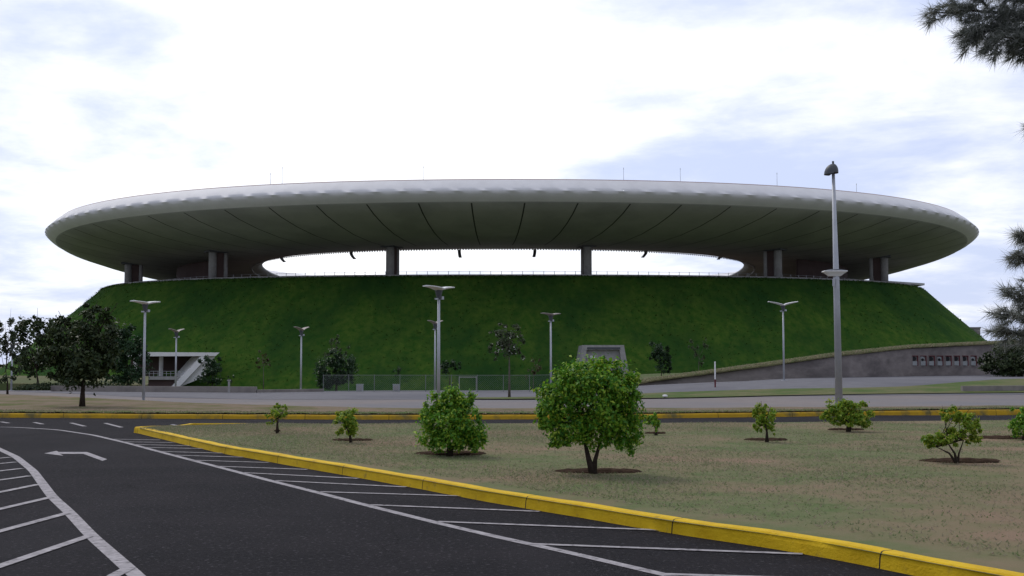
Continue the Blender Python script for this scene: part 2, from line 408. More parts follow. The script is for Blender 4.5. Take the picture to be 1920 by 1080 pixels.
# ---------------------------------------------------------------- stadium
SC = (0.0, 360.0)
def sup(a, b, n, t):
    c, s = np.cos(t), np.sin(t)
    return np.stack([SC[0] + a * np.sign(c) * np.abs(c) ** (2 / n), SC[1] + b * np.sign(s) * np.abs(s) ** (2 / n)], -1)
def arc(a, b, n, k, ph=0.0):                # k points of equal arc length, starting at the front middle, going clockwise from above
    t = np.linspace(-np.pi / 2, 1.5 * np.pi, 6001); p = sup(a, b, n, t)
    d = np.r_[0, np.cumsum(np.linalg.norm(np.diff(p, axis=0), axis=1))]
    q = (np.asarray(k) + ph) % 1.0 * d[-1]
    return np.stack([np.interp(q, d, p[:, 0]), np.interp(q, d, p[:, 1])], -1)
stadium = thing('stadium', (0, 360, -5), 'huge oval stadium, a pale ring roof floating on columns above a dark green grass mound', 'stadium')
RIM = (115.7, 71.6, 2.36); RZ = 22.1
# mound
rows = []
K = np.linspace(0, 1, 361)[:-1]
for off, z in [(-3, RZ - .3), (-.6, RZ), (.4, RZ - .15), (1.6, RZ - 1.0), (6, RZ - 5.2), (14, RZ - 12.5), (22, RZ - 19.5), (27, RZ - 23.6), (31, RZ - 26.5), (36, RZ - 29.5)]:
    p = arc(RIM[0] + off, RIM[1] + off, RIM[2], K)
    rows.append([(x, y, z + (.25 * math.sin(x * .21) * math.sin(x * .083 + 2) if off > 1 else 0)) for x, y in p])
b = MB(); b.grid(rows, True); mound = b.build('grass_mound', M['mound'], stadium, smooth=True)
k4 = rng.uniform(-.31, .31, 13000) % 1.0
prof_ = np.array([(-.6, RZ), (.4, RZ - .15), (1.6, RZ - 1.0), (6, RZ - 5.2), (14, RZ - 12.5), (22, RZ - 19.5), (27, RZ - 23.6), (31, RZ - 26.5)])
of = rng.uniform(-.8, 31, 13000); of[:3000] = rng.uniform(-.8, 1.5, 3000)
base_ = arc(RIM[0], RIM[1], RIM[2], k4); o1 = arc(RIM[0] + 31, RIM[1] + 31, RIM[2], k4)
xy_ = base_ + (o1 - base_) * (of / 31)[:, None]
tz = np.interp(of, prof_[:, 0], prof_[:, 1])
tp = np.stack([xy_[:, 0], xy_[:, 1], tz - .05], 1)
def turf_tufts(pts, name, parent):
    n = len(pts); out = []
    h = .26 * rng.uniform(.4, 1.3, n); a = rng.uniform(0, np.pi, n); wd = .16 * rng.uniform(.5, 1.5, n)
    V = np.empty((n, 3, 3)); d_ = np.stack([np.cos(a) * wd, np.sin(a) * wd, 0 * a], 1)
    V[:, 0] = pts + d_; V[:, 1] = pts - d_; V[:, 2] = pts + np.stack([rng.normal(0, .3, n), rng.normal(-.38, .2, n), h], 1)
    o = raw(name, V.reshape(-1, 3), np.arange(3 * n).reshape(-1, 3), M['turf'], parent); o['kind'] = 'stuff'
turf_tufts(tp, 'turf_tufts', stadium)
# parapet kerb and concourse deck, seating bowl inside
b = MB(); rows = []
for off, z in [(-1.2, RZ - .3), (-1.2, RZ + .35), (-.75, RZ + .35), (-.75, RZ - .3)]:
    p = arc(RIM[0] + off, RIM[1] + off, RIM[2], K); rows.append([(x, y, z) for x, y in p])
b.grid(rows, True); b.build('parapet', M['conc'], stadium)
b = MB(); rows = []
for off, z in [(-1.3, RZ - .15), (-16, RZ - .2)]:
    p = arc(RIM[0] + off, RIM[1] + off, RIM[2], K); rows.append([(x, y, z) for x, y in p])
b.grid(rows, True); b.build('concourse', M['conc'], stadium)
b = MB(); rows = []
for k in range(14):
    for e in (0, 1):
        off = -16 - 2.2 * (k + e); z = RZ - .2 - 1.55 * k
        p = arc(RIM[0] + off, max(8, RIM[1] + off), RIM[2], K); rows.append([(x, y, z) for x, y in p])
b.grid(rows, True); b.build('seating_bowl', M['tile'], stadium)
# roof: lens-shaped ring
OUT = (130.8, 103.2, 2.12); INN = (70.8, 54.0, 2.3)
ZC = 37.85
def droop(y): return 11.5 * max(0.0, (y - 262) / 200) ** 1.85
SEG = 64; PER = [0, .03, .09, .25, .41, .46, .5, .54, .59, .75, .91, .96]     # columns per segment (two panels each)
ks = np.array([(i + f) / SEG for i in range(SEG) for f in PER]) + .0037
Po = arc(*OUT, ks); Pi = arc(*INN, ks) - np.array([2.5, 0])
nk = len(PER)
soft = np.array([max(0, 1 - min(f, abs(f - .5), 1 - f) / .09) for _ in range(SEG) for f in PER])
isdark = np.array([f == 0 for _ in range(SEG) for f in PER])
# sag of each panel's outline between the two ribs that hold it: straight chords
chord = Po.copy()
for s in range(SEG * 2):
    i0 = s * nk // 2; i1 = (i0 + nk // 2) % len(ks)
    for j in range(1, nk // 2):
        w = j / (nk / 2); f = [PER[(j + (s % 2) * nk // 2)] - (.5 if s % 2 else 0)][0] / .5
        chord[i0 + j] = Po[i0] * (1 - f) + Po[i1] * f
Po = chord
L = 49.0
def ring(s_in, z, smooth_pull=0.0, zpull=0.0):
    u = (s_in + soft * smooth_pull) / L
    p = Po * (1 - u)[:, None] + Pi * u[:, None]
    return [(x, y, ZC + z + soft[i] * zpull - droop(y)) for i, (x, y) in enumerate(p)]
top = [(49, -5.6), (46, -4.6), (40, -2.2), (30, .3), (18, 2.2), (10, 3.0), (5.0, 3.05), (3.0, 2.75)]
b = MB(); b.grid([ring(*q) for q in top], True); b.build('roof_top', M['membrane'], stadium, smooth=True)
b = MB(); b.grid([ring(3.0, 2.75), ring(2.85, 2.85), ring(2.7, 2.66)], True); b.build('roof_edge', M['copper'], stadium)
band = [(2.7, 2.66, 0, 0), (1.6, 1.75, 0, 0), (.7, .8, .02, 0), (0.0, 0.0, .22, 0), (.55, -.65, .08, 0), (1.3, -1.35, 0, 0), (2.4, -2.05, 0, 0)]
b = MB(); b.grid([ring(*q) for q in band], True)
ob = b.build('roof_rim', M['membrane'], stadium, smooth=True)
me = ob.data; NC = len(ks)
at = me.attributes.get('sharp_edge') or me.attributes.new('sharp_edge', 'BOOLEAN', 'EDGE')
for e in me.edges:
    a, c = e.vertices
    if a // NC == 3 and c // NC == 3 and soft[a % NC] < .35 and soft[c % NC] < .5: at.data[e.index].value = True
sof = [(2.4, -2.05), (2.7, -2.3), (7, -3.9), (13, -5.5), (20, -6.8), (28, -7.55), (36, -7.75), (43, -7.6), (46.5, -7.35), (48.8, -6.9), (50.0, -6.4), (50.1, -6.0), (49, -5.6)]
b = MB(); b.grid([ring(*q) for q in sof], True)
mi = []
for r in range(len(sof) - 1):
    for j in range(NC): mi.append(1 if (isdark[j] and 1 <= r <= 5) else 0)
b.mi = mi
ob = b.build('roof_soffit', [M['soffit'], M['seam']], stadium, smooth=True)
# scalloped hem under the inner lip
b = MB(); kk = np.linspace(0, 1, 601)[:-1]
p = arc(INN[0] + 1.6, INN[1] + 1.6, INN[2], kk) - np.array([2.5, 0])
for x, y in p:
    z = ZC - 7.25 - droop(y)
    c = Vector((SC[0] - x, SC[1] - y, 0)).normalized(); t = Vector((-c.y, c.x, 0))
    o = Vector((x, y, z))
    b.add([o - t * .35 + c * .1, o + t * .35 + c * .1, o - Vector((0, 0, .42)), o - t * .35 - c * .1, o + t * .35 - c * .1], [(0, 1, 2), (4, 3, 2), (3, 0, 2), (1, 4, 2)])
hem = b.build('lip_fringe', M['soffit'], stadium)
b = MB(); rowsw = []
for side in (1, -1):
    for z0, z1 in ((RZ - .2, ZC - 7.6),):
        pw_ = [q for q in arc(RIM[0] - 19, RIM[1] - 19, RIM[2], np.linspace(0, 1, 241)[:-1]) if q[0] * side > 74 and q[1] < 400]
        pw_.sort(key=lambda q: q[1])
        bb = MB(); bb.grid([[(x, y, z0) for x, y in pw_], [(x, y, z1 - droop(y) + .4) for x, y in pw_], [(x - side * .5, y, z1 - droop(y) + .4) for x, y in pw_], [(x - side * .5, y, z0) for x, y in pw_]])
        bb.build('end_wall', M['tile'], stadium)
# columns
COLR = 6.2
def column_at(x, y):
    inw = Vector((SC[0] - x, SC[1] - y, 0)); inw.normalize()
    best = min(((math.hypot(*(Po[j] * (1 - q / L) + Pi[j] * (q / L) - (x, y))), q) for j in range(0, len(Po), 4) for q in range(2, 49)))
    zt = ZC + float(np.interp(best[1], [a_[0] for a_ in sof[:9]], [a_[1] for a_ in sof[:9]])) - droop(y) - .25
    bb = MB(); bb.tube([(x, y, RZ - .3), (x, y, zt + 1.6)], 1.0, 20)
    c = bb.build('column', M['conc'], stadium, smooth=True)
    q = Vector((x, y, 0)) + inw * 3.4
    b2 = MB(); b2.tube([(q.x, q.y, RZ - .3), (q.x, q.y, zt + 1.2)], .55, 12); b2.build('rear_pier', M['conc'], c, smooth=True)
    m2 = Vector((x, y, 0)) + inw * 1.9
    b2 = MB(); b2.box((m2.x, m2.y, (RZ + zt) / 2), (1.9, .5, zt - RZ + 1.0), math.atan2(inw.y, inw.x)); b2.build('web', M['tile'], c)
    b2 = MB(); b2.box((x + inw.x * .8, y + inw.y * .8, zt + .25), (5.0, 3.4, .5), math.atan2(inw.y, inw.x)); b2.build('capital', M['darksteel'], c)
cr = (RIM[0] - COLR, RIM[1] - COLR, RIM[2])
tt = np.linspace(-np.pi, np.pi, 8001); cp = sup(*cr, tt)
pxx = 960 + F * cp[:, 0] / cp[:, 1]
for target in (237, 397, 731, 1102, 1460, 1660):
    m = cp[:, 1] < SC[1] + 5
    i = np.argmin(np.where(m, abs(pxx - target), 1e9)); column_at(*cp[i])
for x, y in [(-98, 395), (-62, 418), (-20, 426), (20, 426), (62, 418), (98, 395)]: column_at(x, y)
# railing on the inner edge of the concourse
b = MB(); k3 = np.linspace(-.2, .2, 81) % 1.0
p = arc(RIM[0] - 14, RIM[1] - 14, RIM[2], k3)
rail = thing('guard_rail', (0, p[40][1], RZ - .2), 'thin steel guard rail with many posts along the mound top under the ring roof', 'railing')
for x, y in p:
    bb = MB(); bb.tube([(x, y, RZ - .2), (x, y, RZ + 2.1)], .07, 5); bb.build('post', M['steel'], rail)
for hz in (1.2, 2.0):
    bb = MB(); bb.tube([(x, y, RZ + hz) for x, y in p], .035, 5); bb.build('rail', M['steel'], rail)
# lightning rods
for px in (484, 513, 793, 1177, 1295, 1490, 1643):
    j = np.argmin(np.abs(960 + F * Po[:, 0] / Po[:, 1] - px) + 1e6 * (Po[:, 1] > SC[1]))
    x, y = Po[j] * .93 + Pi[j] * .07
    hgt = {484: 2.4, 513: 3.6, 793: 2.8, 1177: 2.6, 1295: 2.8, 1490: 2.8, 1643: 1.8}[px]
    bb = MB(); bb.tube([(x, y, ZC + 2.5), (x, y, ZC + 2.9 + hgt)], [.055, .03], 6); bb.tube([(x, y, ZC + 2.6 + hgt), (x, y, ZC + 3.0 + hgt)], .06, 6)
    bb.build('lightning_rod', M['steel'], stadium)
# white platform slab jutting from the rim at the right
b = MB(); a = PD(1650, 531, 340); c = PD(1727, 536, 345)
b.add([(a[0], a[1] - 3, a[2]), (c[0], c[1] - 3, c[2]), (c[0], c[1] + 3, c[2]), (a[0], a[1] + 3, a[2]), (a[0], a[1] - 3, a[2] + .55), (c[0], c[1] - 3, c[2] + .55), (c[0], c[1] + 3, c[2] + .55), (a[0], a[1] + 3, a[2] + .55)],
      [(3, 2, 1, 0), (4, 5, 6, 7), (0, 1, 5, 4), (1, 2, 6, 5), (2, 3, 7, 6), (3, 0, 4, 7)])
b.build('platform_slab', M['white'], stadium)
# entrance in the left foot of the mound
def pxpoly(poly, Y): return [PD(x, y, Y) for x, y in poly]
ent = MB(); ent.extr(pxpoly([(252, 660), (412, 661), (404, 667.5), (252, 668)], 254), (-8, 20, 0))
entrance = ent.build('entrance', M['white'], stadium)
def entpart(name, bm, m):
    return bm.build(name, m, entrance)
b = MB(); b.extr(pxpoly([(377, 667.6), (391, 667.6), (336, 726), (324, 726)], 254.1), (-5, 12, 0)); entpart('wing_wall', b, M['white'])
b = MB(); b.extr(pxpoly([(391, 667.6), (404, 667.6), (380, 708), (338, 725)], 255.2), (-5, 12, 0)); entpart('side_wall', b, M['white'])
b = MB(); b.extr(pxpoly([(245, 664), (385, 664), (335, 733), (245, 733)], 273), (0, 1, 0)); entpart('back_wall', b, M['tile'])
b = MB(); b.extr(pxpoly([(245, 706), (348, 706), (342, 712), (245, 712)], 256), (-5, 12, 0)); entpart('floor', b, M['conc'])
b = MB(); b.extr(pxpoly([(245, 712), (341, 712), (326, 738), (245, 738)], 257), (-4, 12, 0)); entpart('plinth', b, M['tile'])
for x in (302, 254):
    b = MB(); q = PD(x, 690, 262); b.tube([(q[0], 262, PD(x, 709, 262)[2]), (q[0], 262, PD(x, 664, 262)[2])], .45, 12); entpart('pillar', b, M['white'])
b = MB()
for x in range(272, 345, 8):
    q = PD(x, 706, 256.3); b.tube([q, (q[0], q[1], q[2] + 1.1)], .05, 5)
for dz in (.6, 1.1):
    q1 = PD(250, 706, 256.3); q2 = PD(345, 706, 256.3); b.tube([(q1[0], q1[1], q1[2] + dz), (q2[0], q2[1], q2[2] + dz)], .05, 5)
entpart('handrail', b, M['steel'])
# concrete niche in the middle of the mound foot
b = MB(); b.extr(pxpoly([(1092, 647), (1170, 647), (1171.5, 656), (1090.5, 656)], 245), (0, 14, 0)); niche = b.build('niche', M['conc'], stadium)
def nic(name, bm, m):
    return bm.build(name, m, niche)
b = MB(); b.extr(pxpoly([(1090.5, 656), (1100, 656), (1090, 738), (1076, 738)], 245.02), (0, 14, 0)); nic('jamb', b, M['conc']); b = MB(); b.extr(pxpoly([(1162, 656), (1171.5, 656), (1186, 738), (1172, 738)], 245.02), (0, 14, 0)); nic('jamb', b, M['conc'])
b = MB(); b.extr(pxpoly([(1098, 655), (1165, 655), (1176, 738), (1088, 738)], 245.8), (0, 4.5, 0)); nic('back_wall', b, M['conc'])
b = MB(); b.extr(pxpoly([(1101, 651), (1163, 651), (1163, 655), (1101, 655)], 244.9), (0, .1, 0)); nic('slot', b, M['darksteel'])
b = MB(); b.extr(pxpoly([(1107, 667), (1116, 667), (1116, 673), (1107, 673)], 245.6), (0, .15, 0)); nic('floodlight', b, M['lampwhite'])

# line-array loudspeakers hung inside the roof opening
spk = [(525, 485, 'loudspeaker hanging at the far left end of the roof opening'), (657, 479, 'loudspeaker hanging between the left opening end and the left middle column'), (861, 476, 'loudspeaker hanging just right of the left middle column'),
       (1003, 475, 'loudspeaker hanging left of the right middle column'), (1213, 476, 'loudspeaker hanging right of the right middle column'), (1355, 480, 'loudspeaker hanging at the right end of the roof opening')]
pin = sup(INN[0] - 2.2, INN[1] - 2.2, INN[2], tt); pix = 960 + F * pin[:, 0] / pin[:, 1]
for px, py, lab in spk:
    i = np.argmin(np.where(pin[:, 1] < SC[1], abs(pix - px), 1e9)); x, y = pin[i]
    c = PD(px, py, y); sgn = 1 if px > 930 else -1
    t = thing('loudspeaker', (x, y, c[2] + .9), 'black curved ' + lab, 'loudspeaker', 'loudspeakers hung in the roof opening')
    bb = MB()
    amp = min(1.0, abs(px - 930) / 280)
    for k in range(7):
        a = (k / 6) ** 2 * amp
        bb.box((x - sgn * a * .85 * (1 if True else 0), y + .1 * k, c[2] + .85 - k * .27), (.78, .7, .25), 0)
    bb.build('cabinet_stack', M['black'], t)
    bb = MB(); zt = ZC - 6.6 - droop(y)
    bb.tube([(x, y, c[2] + .95), (x, y, zt)], .04, 5); bb.box((x, y, c[2] + 1.0), (.7, .5, .08)); bb.build('hanger', M['darksteel'], t)

# ---------------------------------------------------------------- walls, fences, right-hand embankment
wp = smoothline([(7.2, 74.6), (10, 72.8), (14, 71.5), (20, 75), (27, 83), (36, 90), (50, 97), (75, 105)], 70, 3)
def wtop(x): return float(np.interp(x, [7.2, 10, 14, 20, 27, 36, 50, 75], [.36, .80, 1.36, 2.10, 2.66, 3.08, 3.3, 3.4]))
b = MB(); rows = []
for x, y in wp:
    zb = T(x, y) - .2; zt = max(zb + .25, wtop(x))
    rows.append([(x, y, zb), (x + .02, y + .04, zt - .12), (x + .02, y + .35, zt - .12), (x + .02, y + .35, zb)])
b.grid(rows)
rw = tag(b.build('retaining_wall', M['wall'], None), 'long dark rough retaining wall rising to the right below the mound', 'wall')
b = MB(); rows = []
for i, (x, y) in enumerate(wp):
    z = max(T(x, y) + .05, wtop(x)); w = .025 * math.sin(x * 3.1) + .03 * math.sin(x * 7.7) + .02 * math.sin(x * 17)
    rows.append([(x - .05, y - .22 + w, z - .10 + w * .3), (x - .05, y - .25 + w, z - .02), (x, y + .1, z + .05 + w * .6), (x + .3, y + 1.5, z + .08 + w), (x + 1, y + 8, z + .08), (x + 12, y + 60, z + .0), (x + 30, y + 130, z - 3)])
b.grid(rows); struct(b.build('grass_bank', M['bank'], smooth=True))
bp = []
for _ in range(16000):
    i = rng.integers(0, 45); f = rng.uniform(); x = wp[i, 0] * (1 - f) + wp[i + 1, 0] * f; y = wp[i, 1] * (1 - f) + wp[i + 1, 1] * f
    o = rng.uniform(-.25, 1.6); z = max(T(x, y) + .05, wtop(x))
    bp.append((x + .2 * max(0, o), y + o, z + (-.04 if o < 0 else .03 + .03 * min(1, o))))
blades('bank_grass', np.array(bp), .11, .03, M['blade'])
bp = []
for _ in range(26000):
    i = rng.integers(0, 88); f = rng.uniform(); x, y = vkl[i] * (1 - f) + vkl[i + 1] * f
    o = .12 + abs(rng.normal(0, .5)); bp.append((x, y + o, .15))
blades('verge_grass', np.array(bp), .05, .018, M['blade'])
# pale panels on the wall
def panel(px, i, lab):
    Y = float(np.interp((px - 960) / F, wp[:, 0] / wp[:, 1], wp[:, 1])) - .1
    c = PD(px, 676.5, Y); t = thing('wall_panel', (c[0], c[1], c[2] - .4), lab, 'panel', 'red framed panels on the retaining wall')
    w = 15.7 / F * Y; h = 18.5 / F * Y; x, y, z = c
    bb = MB(); bb.box((x, y, z - h * .25), (w * .88, .06, h * .42)); bb.build('lower_board', M['palegrey'], t)
    bb = MB()
    for sx in (-.47, .47): bb.box((x + sx * w, y - .02, z), (w * .09, .1, h))
    bb.box((x, y - .02, z + h * .49), (w * 1.03, .1, h * .07)); bb.build('frame', M['red'], t)
    bb = MB(); bb.box((x, y + .03, z + h * .22), (w * .86, .04, h * .48)); bb.build('upper_board', M['wall'], t)
    bb = MB(); bb.tube([(x, y - .02, z + h * .2), (x, y + .02, z + h * .2)], h * .25, 14); bb.build('disc', M['palegrey' if i in (1, 3, 7) else 'black'], t)
    if i in (1, 3, 7):
        bb = MB(); bb.tube([(x + .03, y - .05, z + h * .12), (x + .03, y - .025, z + h * .12)], h * .14, 10); bb.build('spot', M['black'], t)
plab = ['red framed panel with a dark disc, leftmost on the dark wall', 'red framed panel with a white disc, second from the left end of the row', 'red framed panel with a dark disc between the two left white-disc panels',
        'red framed panel with a white disc, fourth along the wall row', 'red framed panel with a dark disc just right of the fourth, white-disc panel', 'red framed panel with a dark disc, sixth in the wall row', 'red framed panel with a dark disc just left of the last panel', 'red framed panel with a white disc, rightmost beside the dark bush']
for i in range(8): panel(1713 + 15.7 * i, i, plab[i])
# low wall at the left, along the road
def wallbox(name, a_px, b_px, h, m, lab, cat='wall', n=14, thick=.3):
    A = np.array(G(*a_px)); B = np.array(G(*b_px)); bb = MB(); rows = []
    for u in np.linspace(0, 1, n):
        x, y, _ = A * (1 - u) + B * u; z = T(x, y)
        rows.append([(x, y, z - .15), (x, y, z + h), (x, y + thick, z + h), (x, y + thick, z - .15)])
    bb.grid(rows); k = rows[0]; bb.add(k, [(3, 2, 1, 0)]); bb.add(rows[-1], [(0, 1, 2, 3)])
    return tag(bb.build(name, m), lab, cat)
wallbox('low_wall', (95, 734.5), (480, 737), .33, M['lowwall'], 'low grey brown concrete wall along the road below the white entrance')
wallbox('low_wall', (482, 737), (606, 735), .17, M['lowwall'], 'short stub of very low wall beside the left round tree')
wallbox('low_wall', (1805, 736), (2150, 733), .30, M['lowwall'], 'low grey wall at the right edge along the sloping grass median', thick=.25)
# wire fence in front of the mound
fence = thing('wire_fence', G(830, 734), 'low chain-link fence with thin posts at the foot of the mound', 'fence')
A = np.array(G(606, 735)); B = np.array(G(1190, 729))
posts = np.linspace(0, 1, 13); bb = MB()
for u in posts:
    x, y, _ = A * (1 - u) + B * u; z = T(x, y)
    b2 = MB(); b2.tube([(x, y, z - .05), (x, y, z + .95)], .018, 6); b2.build('post', M['wire'], fence)
def at(u): x, y, _ = A * (1 - u) + B * u; return Vector((x, y, T(x, y)))
W = (B - A)[0]; nw = int(W / .11)
for s in (1, -1):
    for k in range(-8, nw + 8):
        u0 = k / nw; u1 = (k + s * 8) / nw
        h0, h1 = .04, .92
        def cl(u, h, ua, ub, ha, hb):
            if u < 0 or u > 1:
                uu = min(1, max(0, u)); return uu, ha + (hb - ha) * (uu - ua) / (ub - ua)
            return u, h
        if max(u0, u1) < 0 or min(u0, u1) > 1: continue
        ua, ha = cl(u0, h0, u0, u1, h0, h1); ub, hb = cl(u1, h1, u0, u1, h0, h1)
        p0 = at(ua); p1 = at(ub); bb.tube([(p0.x, p0.y, p0.z + ha), (p1.x, p1.y, p1.z + hb)], .003, 3, False)
bb.build('mesh', M['wire'], fence)
b2 = MB()
for h in (.04, .92): b2.tube([at(u) + Vector((0, 0, h)) for u in np.linspace(0, 1, 20)], .009, 5)
b2.build('rail', M['wire'], fence)
b2 = MB(); tr = []
for u in np.linspace(0, 1, 24):
    px = -120 + 400 * u; yn = 118 + 20 * (1 - u) ** 2
    X_ = lambda d: (px - 960) / F * d
    tr.append([(X_(yn) , yn - .5, T(0, yn) - .3), (X_(yn), yn - .4, -.52), (X_(yn), yn, -.42), (X_(yn + 14), yn + 14, -.47), (X_(yn + 85), yn + 85, -.62), (X_(yn + 90), yn + 90, -6)])
b2.add(tr[-1], [(0, 1, 2, 3, 4, 5)])
b2.grid(tr); struct(b2.build('terrace', M['land'], smooth=False))
# a bare gate frame standing in the fence
g0 = PD(861, 731, at(.4).y - .35); g1 = PD(893, 731, at(.4).y - .35)
gate = thing('gate_frame', g0, 'pale square pipe gate frame standing before the chain-link fence', 'gate')
zz = T(g0[0], g0[1])
for q in (g0, g1):
    b2 = MB(); b2.tube([(q[0], q[1], zz - .05), (q[0], q[1], zz + .86)], .022, 6); b2.build('post', M['conc'], gate)
for h in (.03, .82):
    b2 = MB(); b2.tube([(g0[0], g0[1], zz + h), (g1[0], g1[1], zz + h)], .016, 6); b2.build('rail', M['conc'], gate)
# two grey cabinets, posts and a bag on the road
def cabinet(px, lab):
    g = G(px, 734.2); t = thing('utility_cabinet', g, lab, 'cabinet', 'grey utility cabinets before the mound')
    x, y, z = g
    b2 = MB(); b2.box((x, y, z + .19), (.36, .3, .38)); b2.box((x, y, z + .395), (.40, .34, .03)); b2.build('body', M['palegrey'], t)
    b2 = MB(); b2.box((x, y - .158, z + .19), (.28, .012, .28)); b2.build('door', M['conc'], t)
cabinet(674.5, 'small pale grey utility cabinet just right of the left round tree'); cabinet(743, 'small pale grey utility cabinet midway between round tree and tall lamp')
g = G(1341, 727); t = thing('marker_post', g, 'thin white marker post with a red foot on the far road', 'post')
b2 = MB(); b2.tube([(g[0], g[1], g[2] + .42), (g[0], g[1], g[2] + 1.32)], .036, 10); b2.build('shaft', M['lampwhite'], t)
b2 = MB(); b2.tube([(g[0], g[1], g[2]), (g[0], g[1], g[2] + .42)], .04, 10); b2.build('foot', M['red'], t)
g = G(430, 737.3); b2 = MB(); b2.tube([(g[0], g[1] - .1, g[2]), (g[0], g[1] - .1, g[2] + .66)], .055, 8); b2.box((g[0], g[1] - .1, g[2] + .68), (.17, .17, .05))
tag(b2.build('bollard', M['conc']), 'short grey post standing by the low wall right of the entrance', 'bollard')
g = G(1246, 748); b2 = MB(); V = []
for i in range(5):
    ph = math.pi * i / 4 - math.pi / 2
    for j in range(9):
        th = 2 * math.pi * j / 9; r = 1 + .2 * math.sin(3 * th + i)
        V.append((g[0] + .12 * math.cos(ph) * math.cos(th) * r, g[1] - .1 + .08 * math.cos(ph) * math.sin(th) * r, g[2] + .13 + .06 * math.sin(ph) * (1 + .2 * math.cos(2 * th))))
b2.add(V, [(i * 9 + j, i * 9 + (j + 1) % 9, (i + 1) * 9 + (j + 1) % 9, (i + 1) * 9 + j) for i in range(4) for j in range(9)])
tag(b2.build('plastic_bag', M['lampwhite'], smooth=True), 'small white crumpled bag lying on the strip beside the far road', 'litter')
# far building at the right shoulder of the mound
b2 = MB(); q0 = PD(1800, 616, 420); q1 = PD(1838, 616, 420)
b2.box(((q0[0] + q1[0]) / 2, 424, q0[2] / 2 - 4), (q1[0] - q0[0], 8, q0[2] + 8)); b2.box(((q0[0] + q1[0]) / 2, 424, q0[2] + .25), (q1[0] - q0[0] + .5, 8.4, .5))
tag(b2.build('far_building', M['haybuild']), 'plain grey flat-roofed building peeking out behind the right foot of the mound', 'building')

# ---------------------------------------------------------------- lamps
def street_lamp(base, h, yaw, lab, span=.58, m='lampwhite', tilt=0.0, vee=.09, r=.058):
    x, y, z = base; t = thing('street_lamp', base, lab, 'street lamp', 'street lamps with winged heads')
    bb = MB(); bb.tube([(x, y, z - .05), (x, y, z + h - .42)], [r, r * .72], 12); bb.build('pole', M['steel'], t, smooth=True)
    bb = MB(); bb.box((x, y, z + .015), (.28, .28, .03)); bb.build('base_plate', M['steel'], t)
    bb = MB(); bb.tube([(x, y, z + h - .46), (x, y, z + h - .40), (x, y, z + h - .18), (x, y, z + h - .12)], [r * .8, .07, .12, .11], 12); bb.build('lamp_cone', M['darksteel'], t)
    ca, sa = math.cos(yaw), math.sin(yaw)
    bb = MB(); bb.box((x + .14 * ca, y + .14 * sa, z + h - .40), (.10, .10, .10), yaw); bb.box((x - .1 * ca, y - .1 * sa, z + h - .44), (.12, .06, .05), yaw); bb.build('bracket', M['steel'], t)
    for s in (1, -1):
        bb = MB(); rows = []
        for u in np.linspace(0, 1, 7):
            o = s * span * (.03 + .97 * u); zz = h - .12 + vee * (u ** .75) - .03 * u * u + s * tilt * u
            wd = .25 * (1 - .35 * u)
            c = Vector((x + o * ca, y + o * sa, z + zz)); n = Vector((-sa, ca, 0))
            dn = Vector((0, 0, -.075 * (1 - u) ** .7)); tp = Vector((0, 0, .028)); rows.append([c - n * wd, c - n * wd + tp, c + tp * 1.6, c + n * wd + tp, c + n * wd, c + dn])
        bb.grid(rows, True); bb.add(rows[0], [(0, 1, 2, 3, 4, 5)]); bb.add(rows[-1], [(5, 4, 3, 2, 1, 0)]); bb.build('wing', M[m], t)
def hgt(base, top_py): return PD(960, top_py, base[1])[2] - base[2]
L1 = P(269, 752, .13); street_lamp(L1, hgt(L1, 563), R(52), 'grey street lamp with white wings on the verge by the dark left tree')
L2 = P(822, 766, .14); street_lamp(L2, hgt(L2, 535), R(50), 'grey street lamp with white wings behind the middle bush, tallest of its kind', tilt=.0)
L3 = G(1033, 739); street_lamp(L3, hgt(L3, 586), R(45), 'grey street lamp with pale head rising behind the left shoulder of the biggest shrub', m='lamptan')
L4 = G(1470, 714); street_lamp(L4, hgt(L4, 568), R(4), 'grey street lamp with wide spread V wings before the retaining wall', vee=.20, span=.80)
L5 = G(564, 734); street_lamp((L5[0] * (1 + 3 / L5[1]), L5[1] + 3, T(L5[0], L5[1] + 3)), 3.65, R(48), 'grey street lamp with dull tan head at the mound foot right of the entrance', m='lamptan', span=.46, vee=.2, r=.06)
L6 = G(329, 733); street_lamp((L6[0] * (1 + 3 / L6[1]), L6[1] + 3, T(L6[0], L6[1] + 3)), 3.6, R(48), 'grey street lamp with dull tan head in front of the white entrance', m='lamptan', span=.46, vee=.2, r=.06)
L7 = G(815.5, 733.5); street_lamp((L7[0] * (1 + 2 / L7[1]), L7[1] + 2, T(L7[0], L7[1] + 2)), 4.0, R(40), 'thin grey street lamp with tan head half hidden behind the tallest winged lamp', m='lamptan', span=.46, vee=.2, r=.06)
L8 = G(21, 737); street_lamp((L8[0] * (1 + 6 / L8[1]), L8[1] + 6, T(L8[0], L8[1] + 6)), 1.9 + 0.9, R(20), 'thin grey street lamp among the trees at the left edge', m='lamptan', span=.4)

